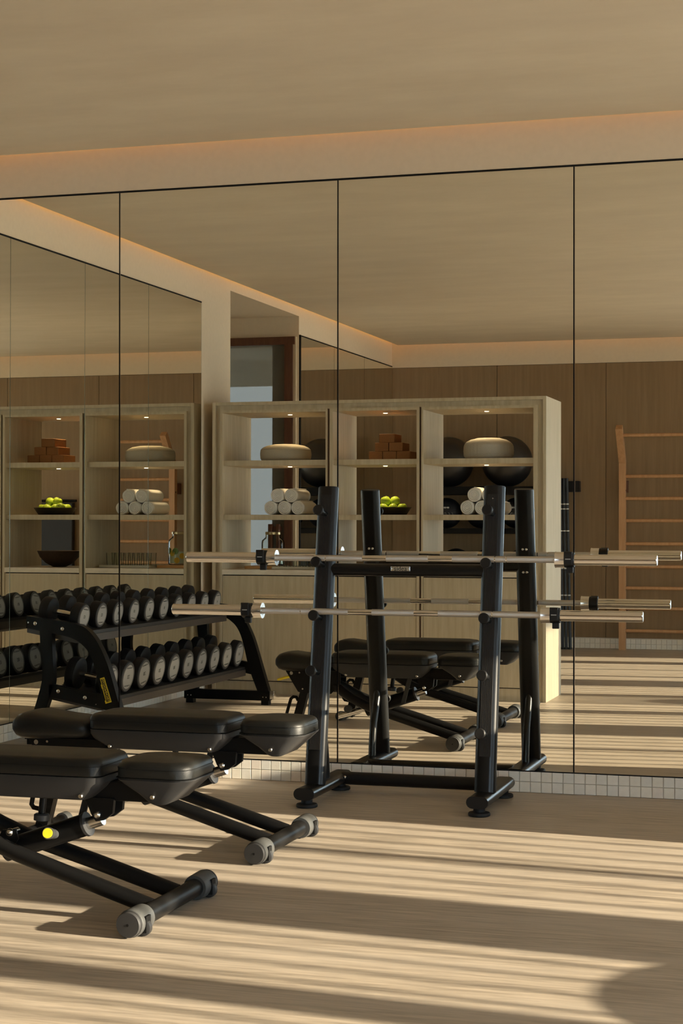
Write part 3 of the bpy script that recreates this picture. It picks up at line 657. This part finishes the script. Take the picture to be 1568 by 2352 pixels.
for yc in (-0.955, -3.42):
    yo = 1 if yc > -2 else -1
    fr = obj('end_frame', MB().prism(outer + inner, 'y', yc - 0.026, yc + 0.026), M['steelblack'], dr)
    obj('rear_post', MB().prism(post, 'y', yc - 0.022, yc + 0.022), M['steelblack'], dr)
    obj('lower_arm', MB().prism(arm, 'y', yc - 0.022, yc + 0.022), M['steelblack'], dr)
    fo = obj('foot_bar', MB().box(-4.642, -3.995, yc - 0.030, yc + 0.030, 0.030, 0.098, 0.003), M['steelblack'], dr)
    obj('end_plate', MB().box(-3.995, -3.962, yc - 0.026, yc + 0.026, 0.040, 0.102, 0.003), M['steel'], fo)
    for fx in (-4.60, -4.03):
        obj('foot_pad', MB().box(fx - 0.028, fx + 0.028, yc - 0.028, yc + 0.028, 0, 0.032, 0.002), M['rubber'], fo)
        for k in (-0.012, 0.012): obj('screw', MB().tube([(fx + k, yc + 0.029, 0.055), (fx + k, yc + 0.033, 0.055)], 0.004, 8), M['bolt'], fo)
    for (bx, bz, r) in ((-4.576, 0.702, 0.011), (-4.403, 0.674, 0.011), (-4.429, 0.313, 0.011), (-4.26, 0.281, 0.011), (-4.62, 0.706, 0.006), (-4.19, 0.245, 0.005)):
        obj('bolt', MB().tube([(bx, yc + 0.020, bz), (bx, yc + 0.030, bz), (bx, yc + 0.033, bz)], [r, r, r * 0.6], 14), M['bolt'], dr, 40)
SL = math.tan(math.radians(9.5))
for (xf, zb, zt, nm) in ((-4.318, 0.589, 0.652, 'upper'), (-4.173, 0.204, 0.266, 'lower')):
    xb = xf - 0.34
    poly = [(xf, zb), (xf, zb + 0.042), (xf - 0.012, zb + 0.045), (xb, zb + 0.045 + 0.33 * SL), (xb, zb + 0.33 * SL), (xf - 0.03, zb)]
    tr = obj('tray', MB().prism(poly, 'y', -3.392, -0.985), M['traybrown'], dr)
    obj('rubber_mat', MB().prism([(xf - 0.004, zb + 0.043), (xf - 0.004, zt), (xb + 0.01, zt + 0.325 * SL), (xb + 0.01, zb + 0.045 + 0.32 * SL)], 'y', -3.388, -0.989), M['tray'], tr)
# yellow maker badge on the frame nearest the mirror
by = -0.955 + 0.0265
b0, b1 = Vector((-4.112, by, 0.262)), Vector((-4.152, by, 0.392)); bd = (b1 - b0).normalized(); bu = bd.cross(Vector((0, 1, 0))) * -1
bu = Vector((1, 0, 0)) - bd * bd.x; bu.normalize()
q = lambda u, v: tuple(b0 + bd * u + bu * v)
def plate(pts, d0, d1):
    n = len(pts); v = [Vector(q(*p)) + Vector((0, d0, 0)) for p in pts] + [Vector(q(*p)) + Vector((0, d1, 0)) for p in pts]
    return MB().add(v, [tuple(range(n)), tuple(range(n, 2 * n))[::-1]] + [(i, (i + 1) % n, n + (i + 1) % n, n + i) for i in range(n)])
L = (b1 - b0).length
bdg = obj('badge', plate([(-0.006, -0.022), (0.012, -0.022), (0.012, -0.016), (L * 0.60, -0.016), (L * 0.60, -0.019), (L * 0.78, -0.019), (L * 0.78, -0.014), (L + 0.006, -0.014), (L + 0.006, 0.014), (-0.006, 0.017)], -0.001, 0.001), M['yellow'], dr, label='yellow badge reading TECHNOGYM')
obj('badge_field', plate([(0.001, -0.013), (L, -0.010), (L, 0.010), (0.001, 0.012)], 0.0008, 0.0013), M['ink'], bdg)
text_obj('lettering', 'TECHNOGYM', 0.0215, M['yellow'], bdg, b0 + bd * (L / 2) + Vector((0, 0.0016, 0)), bd, bu, 0.0005)

# ================================================================== DUMBBELLS
def make_dumbbell(r, num):
    """axis along x, front face towards +x; origin at the middle of the handle"""
    t = thing('dumbbell', '', 'dumbbell', (0, 0, 0), 'round black dumbbells on the rack')
    hl, hw = 0.068, 0.062      # half handle, head thickness
    obj('handle', MB().lathe([(0.015, -hl - 0.01), (0.015, -hl * 0.7), (0.0175, 0), (0.015, hl * 0.7), (0.015, hl + 0.01)], axis='x', seg=14), M['steel'], t, 60)
    for s in (-1, 1):
        P = [(0.02, hl), (r * 0.86, hl), (r * 0.985, hl + 0.006), (r, hl + 0.014), (r, hl + hw - 0.012), (r * 0.97, hl + hw - 0.003), (r * 0.90, hl + hw)]
        hd = obj('head', MB().lathe([(a, s * b_) for a, b_ in P], axis='x', seg=30), M['rubber'], t, 45)
        obj('rim', MB().lathe([(r * 0.92, s * (hl + hw - 0.002)), (r * 0.91, s * (hl + hw + 0.0012)), (r * 0.74, s * (hl + hw + 0.0012))], axis='x', seg=30), M['dbrim'], hd, 45)
        fd = obj('face_disc', MB().lathe([(r * 0.76, s * (hl + hw)), (r * 0.755, s * (hl + hw + 0.0022)), (0.001, s * (hl + hw + 0.0022))], axis='x', seg=30), M['dbface'], hd, 45)
        X = s * (hl + hw + 0.0026)
        text_obj('number', num, r * 0.34, M['ink'], hd, (X, 0, 0), (0, s, 0), (0, 0, 1), 0.0004)
        text_obj('ring_text', 'TECHNOGYM', r * 0.13, M['ink'], hd, (X, 0, r * 0.56), (0, s, 0), (0, 0, 1), 0.0003)
        text_obj('ring_text', 'TECHNOGYM', r * 0.13, M['ink'], hd, (X, 0, -r * 0.56), (0, s, 0), (0, 0, 1), 0.0003)
    return t
ORD = ['first', 'second', 'third', 'fourth', 'fifth', 'sixth', 'seventh', 'eighth', 'ninth', 'last']
for tier, nums, xf, zf, y0, y1 in (('upper', ['12', '12', '10', '10', '8', '8', '6', '6', '4', '4'], -4.33, 0.749, -1.068, -3.236),
                                   ('lower', ['22', '22', '20', '20', '18', '18', '16', '16', '14', '14'], -4.18, 0.356, -1.118, -3.280)):
    proto = None
    for i, nm in enumerate(nums):
        r = 0.079 - i * 0.0002 if tier == 'upper' else 0.096 - i * 0.0002
        if i % 2 == 0: proto = make_dumbbell(r, nm); t = proto
        else: t = dup(proto)
        slope = math.radians(9.5)
        hx = 0.132
        yy = y0 + (y1 - y0) * i / 9
        # rest on the sloping mat
        mat_front_z, mat_front_x = ((0.652, -4.322) if tier == 'upper' else (0.266, -4.177))
        cx = xf - hx * math.cos(slope)
        cz = mat_front_z + (mat_front_x - cx) * math.tan(slope) + (r + 0.0015) / math.cos(slope)
        t.location = (cx, yy, cz); t.rotation_euler = (random.uniform(-.12, .12), slope, 0)
        t['label'] = 'black round dumbbell marked %s, %s from the left on the %s rack tier' % (nm, ORD[i], tier)

# ================================================================== SHELVING UNIT
SF, SB = -4.157, -4.800
sh = thing('shelving_unit', 'pale oak open shelving unit with three lit bays over cupboards', 'shelving unit', (-3.44, -4.48, 0))
pan = lambda nm, *a, **k: obj(nm, MB().box(*a), k.get('mat', M['oak']), k.get('parent', sh))
pan('side_panel', -4.723, -4.699, SB, SF, 0, 2.205)
pan('side_panel', -2.184, -2.160, SB, SF, 0, 2.205)
pan('top_panel', -4.699, -2.184, SB, SF, 2.181, 2.205)
pan('filler_strip', -4.699, -4.662, SB, SF - 0.022, 0, 2.181)
pan('filler_strip', -2.221, -2.184, SB, SF - 0.022, 0, 2.181)
pan('filler_strip', -4.662, -2.221, SB, SF - 0.022, 2.143, 2.181)
BAYS = [(-4.641, -3.820, -4.662, -3.807), (-3.766, -3.120, -3.790, -3.100), (-3.071, -2.253, -3.085, -2.221)]
for i, (a, b_, oa, ob) in enumerate(BAYS):
    pan('upright_board', oa, a, SB, SF, 0.09, 2.143)
    pan('upright_board', b_, ob, SB, SF, 0.09, 2.143)
    pan('bay_top', a, b_, SB, SF, 2.122, 2.143)
    pan('shelf', a, b_, SB + 0.002, SF - 0.025, 1.722, 1.762)
    pan('shelf', a, b_, SB + 0.002, SF - 0.025, 1.312, 1.350)
    pan('worktop', a, b_, SB, SF + 0.004, 0.896, 0.934, mat=M['worktop'])
    pan('cupboard_back', a, b_, SB, SB + 0.018, 0.09, 0.896)
    pan('door', a + 0.003, b_ - 0.003, SF - 0.022, SF - 0.004, 0.098, 0.888)
    obj('door_shadow_gap', MB().box(a, b_, SF - 0.03, SF - 0.024, 0.09, 0.896), M['black'], sh)
pan('plinth', -4.662, -2.221, SB + 0.02, SF - 0.02, 0.0, 0.09)
for gx0, gx1 in ((-3.807, -3.790), (-3.100, -3.085)):
    obj('joint_gap', MB().box(gx0, gx1, SB + 0.01, SF - 0.03, 0.09, 2.143), M['redwood'], sh)
# recessed downlights
for bx in (-4.20, -3.44, -2.66):
    for bz, pw in ((2.122, 8.0), (1.722, 7.0)):
        dl = obj('downlight', MB().lathe([(0.016, 0), (0.016, -0.003), (0.001, -0.003)], (bx, -4.46, bz), 'z', 18), M['spot'], sh)
        l = bpy.data.lights.new('downlight_lamp', 'SPOT'); l.energy = pw * 1.6; l.color = (1.0, 0.74, 0.42); l.spot_size = math.radians(95); l.spot_blend = 0.9; l.shadow_soft_size = 0.02
        lo = bpy.data.objects.new('downlight_lamp', l); COL.objects.link(lo); lo.parent = sh; lo.location = Vector((bx, -4.46, bz - 0.012)) - sh.location

# ------------------------------------------------------------------ things on the shelves
Z1, Z2, ZW = 1.762, 1.350, 0.934
def cushion(label, x, y, r, h, pleat, mat):
    t = thing('round_cushion', label, 'cushion', (x, y, Z1), 'round floor cushions on the top shelf')
    P = [(r * 0.80, 0), (r * 0.93, h * 0.04), (r * 0.985, h * 0.16), (r, h * 0.40), (r * 0.985, h * 0.60), (r * 0.955, h * 0.70), (r * 0.88, h * 0.80), (r * 0.72, h * 0.90), (r * 0.45, h * 0.975), (0.004, h)]
    fn = lambda a, hh: 1 + pleat * 0.012 * math.sin(46 * a + 2 * math.sin(5 * a)) * (0.2 + math.sin(PI * min(max((hh - h * 0.1) / (h * 0.8), 0), 1)))
    obj('cover', MB().lathe([(a, b_) for a, b_ in P], (x, y, Z1), 'z', 96, lambda a, hh: fn(a, hh)), mat, t, 70)
    hz = h * (0.66 if pleat < 0.6 else 0.22)
    obj('seam', MB().lathe([(r * 0.97, hz - 0.002), (r * (0.985 if pleat < .6 else 1.004), hz - 0.001), (r * (0.985 if pleat < .6 else 1.004), hz + 0.001), (r * 0.97, hz + 0.002)], (x, y, Z1), 'z', 72), mat, t, 70)
cushion('flat beige round cushion on the top shelf of the left bay', -4.235, -4.46, 0.198, 0.134, 0.3, M['canvas'])
cushion('plump grey-beige pleated round cushion on the top shelf of the right bay', -2.645, -4.46, 0.186, 0.163, 1.0, M['canvas2'])

blocks = [(-3.487, 0, 'left'), (-3.379, 0, 'middle'), (-3.271, 0, 'right'), (-3.440, 1, 'left'), (-3.330, 1, 'right'), (-3.400, 2, 'top')]
for bx, row, pos in blocks:
    z0 = Z1 + row * 0.0655
    lab = {0: 'brown cork yoga block, %s one of the bottom row in the stack' % pos, 1: 'brown cork yoga block, %s one of the middle row in the stack' % pos, 2: 'brown cork yoga block on top of the stack'}[row]
    w = 0.0525 if row < 2 else 0.060
    tag(obj('yoga_block', MB().box(bx - w, bx + w, -4.46 - 0.10, -4.46 + 0.11, z0, z0 + 0.065, 0.004), M['cork']), lab, 'yoga block', 'cork yoga blocks on the top shelf')

def towel(label, x, z, r, y0, ln, ry):
    t = thing('rolled_towel', label, 'towel', (x, y0, z), 'rolled white towels on the middle shelf')
    n = 30
    rs = []
    for (d, k) in ((0.0, 0.90), (0.006, 0.98), (0.02, 1.0), (ln - 0.02, 1.0), (ln - 0.006, 0.98), (ln, 0.90)):
        rs.append([(x + r * k * (1 + 0.02 * math.sin(3 * a + x * 9)) * math.cos(a), y0 - d, z + r * k * (1 + 0.02 * math.sin(2 * a + x * 7)) * math.sin(a)) for a in [2 * PI * i / n for i in range(n)]])
    obj('roll', MB().rings(rs), M['towel'], t, 60)
    # spiral layers showing on the rolled end
    sp = []
    turns = 3.6; m = 72
    for i in range(m + 1):
        u = i / m; a = u * turns * 2 * PI + ry; rr = r * (0.10 + 0.80 * u); sp.append((x + rr * math.cos(a), y0 + 0.001, z + rr * math.sin(a)))
    obj('spiral_edge', MB().tube(sp, r * 0.085, 6), M['towel'], t, 60)
    obj('hem', MB().tube([(x + r * 1.01 * math.cos(ry), y0 - 0.01, z + r * 1.01 * math.sin(ry)), (x + r * 1.01 * math.cos(ry), y0 - ln + 0.01, z + r * 1.01 * math.sin(ry))], 0.004, 6), M['towel'], t, 60)
for bay, xs in (('left', (-4.292, -4.183, -4.076, -4.240, -4.130)), ('right', (-2.765, -2.657, -2.550, -2.712, -2.604))):
    for i, x in enumerate(xs):
        r = 0.0535
        z = Z2 + r if i < 3 else Z2 + r + 0.0935
        lab = 'rolled white towel, %s of the bottom row in the %s bay pile' % (('left', 'middle', 'right')[i], bay) if i < 3 else 'rolled white towel, %s of the two on top in the %s bay pile' % (('left', 'right')[i - 3], bay)
        towel(lab, x, z, r, -4.27, 0.33, random.uniform(0.4, 1.6))

# apples in a black dish
bowl = thing('fruit_bowl', 'black flat-sided bowl of green apples on the middle shelf', 'bowl', (-3.41, -4.46, Z2))
obj('dish', MB().lathe([(0.001, 0.001), (0.128, 0.0), (0.134, 0.004), (0.171, 0.058), (0.166, 0.058), (0.128, 0.010), (0.001, 0.009)], (-3.41, -4.46, Z2), 'z', 40), M['bowlblack'], bowl, 40)
ap_me = MB().lathe([(0.001, 0.024), (0.010, 0.030), (0.022, 0.033), (0.034, 0.022), (0.0385, 0.002), (0.035, -0.016), (0.026, -0.030), (0.014, -0.036), (0.006, -0.032), (0.001, -0.029)], axis='z', seg=22).mesh('apple', 70); ap_me.materials.append(M['apple'])
st_me = MB().tube([(0, 0, 0.022), (0.002, 0, 0.034), (0.006, 0, 0.044)], 0.0016, 6).mesh('stem'); st_me.materials.append(M['stem'])
spots = [(-0.095, -0.02, 0.048), (-0.030, 0.06, 0.048), (0.045, 0.055, 0.048), (0.105, 0.01, 0.050), (0.06, -0.065, 0.048), (-0.035, -0.075, 0.048), (0.01, -0.005, 0.048), (-0.085, 0.075, 0.056), (-0.025, 0.01, 0.104), (0.045, -0.005, 0.102)]
for i, (dx, dy, dz) in enumerate(spots):
    a = link_mesh('apple', ap_me, None, (-3.41 + dx, -4.46 + dy, Z2 + dz), (random.uniform(-1.4, 1.4), random.uniform(-1.4, 1.4), random.uniform(0, 6)))
    link_mesh('stem', st_me, a)
    tag(a, 'shiny green apple heaped in the black bowl on the shelf', 'apple', 'green apples in the black bowl')

wb = thing('wooden_bowl', 'dark carved wooden bowl with tan inside on the worktop', 'bowl', (-3.445, -4.47, ZW))
obj('outside', MB().lathe([(0.001, 0.002), (0.05, 0.0), (0.058, 0.003), (0.11, 0.032), (0.155, 0.078), (0.179, 0.128), (0.174, 0.129), (0.170, 0.124)], (-3.445, -4.47, ZW), 'z', 44), M['bowlbrown'], wb, 50)
obj('inside', MB().lathe([(0.1735, 0.1285), (0.148, 0.078), (0.105, 0.038), (0.05, 0.014), (0.001, 0.012)], (-3.445, -4.47, ZW), 'z', 44), M['bowlin'], wb, 50)

# drink jar on a board, tumblers on a tray
JX, JY = -4.405, -4.655
tag(obj('wooden_board', MB().box(-4.55, -4.315, -4.77, -4.40, ZW, ZW + 0.022, 0.003), M['board']), 'small light wooden board under the drink jar', 'board')
jar = thing('drink_jar', 'glass jar of water with lemon slices and metal lid', 'jar', (JX, JY, ZW + 0.022))
J = [(0.001, 0.0), (0.084, 0.0), (0.090, 0.006), (0.090, 0.175), (0.086, 0.196), (0.066, 0.214), (0.058, 0.222), (0.058, 0.245), (0.054, 0.245), (0.054, 0.222), (0.063, 0.212), (0.082, 0.195), (0.086, 0.175), (0.086, 0.010), (0.001, 0.008)]
obj('glass_body', MB().lathe(J, (JX, JY, ZW + 0.022), 'z', 36), M['glass'], jar, 50)
obj('water', MB().lathe([(0.001, 0.0095), (0.0845, 0.0115), (0.0845, 0.105), (0.001, 0.105)], (JX, JY, ZW + 0.022), 'z', 30), M['water'], jar, 50)
obj('lid', MB().lathe([(0.058, 0.240), (0.061, 0.243), (0.061, 0.260), (0.058, 0.263), (0.001, 0.263)], (JX, JY, ZW + 0.022), 'z', 30), M['brass'], jar, 40)
for i, (a, z, mt) in enumerate(((1.2, 0.09, 'lemon'), (2.2, 0.07, 'lemon'), (0.3, 0.085, 'lemon'), (1.7, 0.035, 'lemon'), (1.55, 0.108, 'lime'), (0.8, 0.108, 'lime'), (-0.6, 0.06, 'lemon'))):
    d = Vector((math.cos(a), math.sin(a), 0)); c = Vector((JX, JY, ZW + 0.022 + z)) + d * 0.0825
    obj('fruit_slice', MB().tube([c, c + d * 0.0032], 0.023 if mt == 'lemon' else 0.026, 18), M[mt], jar)
tag(obj('serving_tray', MB().slab([(ZW, -4.295, -3.865, -4.60, -4.30, 0.03), (ZW + 0.004, -4.30, -3.86, -4.605, -4.295, 0.03), (ZW + 0.022, -4.30, -3.86, -4.605, -4.295, 0.03), (ZW + 0.022, -4.29, -3.87, -4.595, -4.305, 0.03), (ZW + 0.014, -4.29, -3.87, -4.595, -4.305, 0.03)]), M['trayw'], None, 30), 'pale rounded tray of drinking glasses on the worktop', 'tray')
gl_me = MB().lathe([(0.001, 0.0), (0.026, 0.0), (0.029, 0.003), (0.034, 0.103), (0.032, 0.103), (0.0275, 0.012), (0.001, 0.010)], axis='z', seg=22).mesh('tumbler', 50); gl_me.materials.append(M['glass'])
for i in range(5):
    for j in range(2):
        g = link_mesh('tumbler', gl_me, None, (-4.235 + i * 0.078, -4.40 - j * 0.10, ZW + 0.0145))
        tag(g, 'clear glass tumbler standing on the pale tray', 'glass', 'clear tumblers on the tray')

# ================================================================== BALL RACK AND BALLS BY THE OPPOSITE WALL
br = thing('ball_rack', 'black three-shelf ball rack against the oak wall', 'ball rack', (-3.8, -9.4, 0))
for x in (-4.36, -3.10):
    for y in (-9.66, -9.14): obj('upright', MB().box(x - 0.02, x + 0.02, y - 0.02, y + 0.02, 0, 1.67 if y > -9.4 else 1.72, 0.002), M['steelblack'], br)
for z0, z1 in ((1.587, 1.668), (1.184, 1.240), (0.62, 0.70)):
    obj('shelf', MB().box(-4.37, -3.09, -9.67, -9.13, z0, z1, 0.004), M['steelblack'], br)
for x, nm in ((-4.105, 'left'), (-3.487, 'right')):
    tag(obj('gym_ball', MB().sphere((x, -9.40, 1.668 + 0.262), 0.262, 48, 28), M['ball'], None, 80), 'large black gym ball, %s one on top of the ball rack' % nm, 'gym ball', 'large gym balls on the rack')
for x, nm in ((-4.12, 'left'), (-3.755, 'middle'), (-3.385, 'right')):
    b = thing('medicine_ball', 'black medicine ball with white print, %s on the middle rack shelf' % nm, 'medicine ball', (x, -9.38, 1.24 + 0.158), 'medicine balls on the rack')
    obj('skin', MB().sphere((x, -9.38, 1.398), 0.158, 32, 20), M['medball'], b, 80)
    for k in range(6):
        a = (-0.55 + k * 0.22); 
        c = Vector((x + 0.159 * math.sin(a), -9.38 + 0.159 * math.cos(a) * 0.985, 1.398 - 0.012))
        obj('stitch', MB().tube([c + Vector((0.012 * math.cos(w), 0, 0.014 * math.sin(w))) for w in [2 * PI * i / 8 for i in range(9)]], 0.0018, 4), M['print'], b)
    for k in range(4):
        a = -0.30 + k * 0.2; c = Vector((x + 0.150 * math.sin(a), -9.38 + 0.150 * math.cos(a), 1.398 + 0.055))
        obj('logo_bar', MB().box(c.x - 0.013, c.x + 0.013, c.y - 0.004, c.y + 0.002, c.z - 0.009, c.z + 0.009, 0.002), M['print'], b)
for x, nm in ((-4.02, 'left'), (-3.68, 'middle'), (-3.33, 'right')):
    tag(obj('medicine_ball', MB().sphere((x, -9.38, 0.70 + 0.165), 0.165, 32, 20, 1.0), M['medball'], None, 80), 'plain black medicine ball, %s on the bottom rack shelf' % nm, 'medicine ball', 'medicine balls on the rack')

# ================================================================== WALL BARS
wbars = thing('wall_bars', 'light beech wall bars with rungs fixed to the oak wall', 'wall bars', (-1.9, -9.6, 0))
for x in (-2.325, -1.40):
    pp = [(-9.62, 0), (-9.62, 1.935), (-9.335, 2.285), (-9.275, 2.24), (-9.545, 1.905), (-9.545, 0)]
    po = obj('post', MB().prism([(a, b_) for a, b_ in pp], 'x', x - 0.0335, x + 0.0335), M['beech'], wbars)
    for z in (0.35, 1.67): obj('wall_bracket', MB().box(x - 0.045, x + 0.045, YF + 0.005, -9.62, z - 0.06, z + 0.06), M['redwood'], po)
    obj('bolt_hole', MB().tube([(x - 0.035, -9.58, 1.63), (x + 0.035, -9.58, 1.63)], 0.010, 12), M['black'], po)
for z in (2.184, 1.774, 1.547, 1.321, 1.085, 0.852, 0.632, 0.425, 0.195):
    y = -9.585 if z < 1.93 else -9.378
    obj('rung', MB().tube([(-2.30, y, z), (-1.42, y, z)], 0.0175, 14), M['beech'], wbars, 40)

# weighted bars standing in a wall holder beside the shelving
hold = thing('bar_holder', 'black wall holder for weighted bars beside the shelving', 'bar holder', (-2.95, -9.6, 1.6))
obj('clamp', MB().box(-3.12, -2.755, -9.60, -9.50, 1.615, 1.728, 0.006), M['plasticblack'], hold)
for k in range(4): obj('clamp_slot', MB().box(-2.79 + k * 0.009, -2.786 + k * 0.009, -9.502, -9.498, 1.62, 1.72), M['black'], hold)
obj('back_plate', MB().box(-3.10, -2.85, YF + 0.005, -9.60, 1.63, 1.71), M['plasticblack'], hold)
for i, (x0, x1) in enumerate(((-3.06, -3.055), (-3.00, -2.985), (-2.948, -2.922), (-2.915, -2.885), (-2.882, -2.845))):
    lab = 'dark weighted bar with white bands, %s from the shelving in the holder' % ORD[i]
    t = thing('weighted_bar', lab, 'weighted bar', (x1, -9.47, 0), 'weighted bars in the wall holder')
    y = -9.478
    pos = lambda z: (x1 + (x0 - x1) * z / 1.76, y + 0.0 * z, z)
    obj('rod', MB().tube([pos(0.0), pos(1.755)], 0.0165, 14), M['navy'], t, 40)
    obj('foot', MB().tube([pos(0.0), pos(0.02)], 0.020, 14), M['rubber'], t, 40)
    for z in (0.49, 0.555, 0.83, 1.215, 1.44, 1.49): obj('band', MB().tube([pos(z - 0.006), pos(z + 0.006)], 0.0172, 14), M['whiteband'], t, 40)
mt = thing('hanging_mat', 'dark exercise mat hanging on the oak wall beyond the wall bars', 'exercise mat', (-0.87, -9.66, 0.1))
obj('mat_sheet', MB().box(-1.09, -0.64, -9.69, -9.62, 0.12, 1.52, 0.012), M['mat'], mt)
obj('hanger_bar', MB().tube([(-1.12, -9.66, 1.54), (-0.61, -9.66, 1.54)], 0.014, 12), M['steelblack'], mt, 40)

# ================================================================== STAND-INS ADDED RIGHT OF THE FRAME TO SHADE THE FLOOR
cab = thing('stand_in_cabinet', 'low oak cabinet right of the frame, standing in for an unseen object that shades the floor', 'cabinet', (1.5, -0.65, 0))  # added out of view to keep sun off the floor by the mirror
obj('body', MB().box(1.00, 2.00, -1.235, -0.03, 0.06, 1.00), M['oak'], cab)
obj('plinth', MB().box(1.03, 1.97, -1.21, -0.04, 0, 0.06), M['black'], cab)
obj('top', MB().box(0.99, 2.01, -1.245, -0.028, 1.0, 1.02, 0.003), M['worktop'], cab)
for k in range(2): obj('door', MB().box(0.985, 1.0, -1.225 + k * 0.60, -0.635 + k * 0.60, 0.075, 0.985, 0.002), M['oak'], cab)
ot = thing('stand_in_ottoman', 'round canvas seat right of the frame, standing in for an unseen object that shades the floor', 'stand_in_ottoman', (1.58, -3.50, 0))  # added out of view for its rounded shadow in the near right corner
obj('body', MB().lathe([(0.43, 0.015), (0.445, 0.03), (0.45, 0.10), (0.45, 0.42), (0.44, 0.465), (0.41, 0.49), (0.30, 0.503), (0.002, 0.508)], (1.58, -3.50, 0), 'z', 64), M['canvas'], ot, 60)
obj('seam', MB().lathe([(0.440, 0.418), (0.4535, 0.420), (0.4535, 0.426), (0.440, 0.428)], (1.58, -3.50, 0), 'z', 64), M['canvas2'], ot, 60)
obj('base_ring', MB().lathe([(0.40, 0.0), (0.42, 0.0), (0.42, 0.02), (0.40, 0.02)], (1.58, -3.50, 0), 'z', 48), M['black'], ot)
tag(obj('gym_ball', MB().sphere((0.53, -4.68, 0.26), 0.26, 48, 28), M['ball'], None, 80), 'smaller black gym ball right of the frame, standing in for an unseen object that shades the floor', 'gym ball')  # unseen ball added to cast a round-ended shadow on the floor
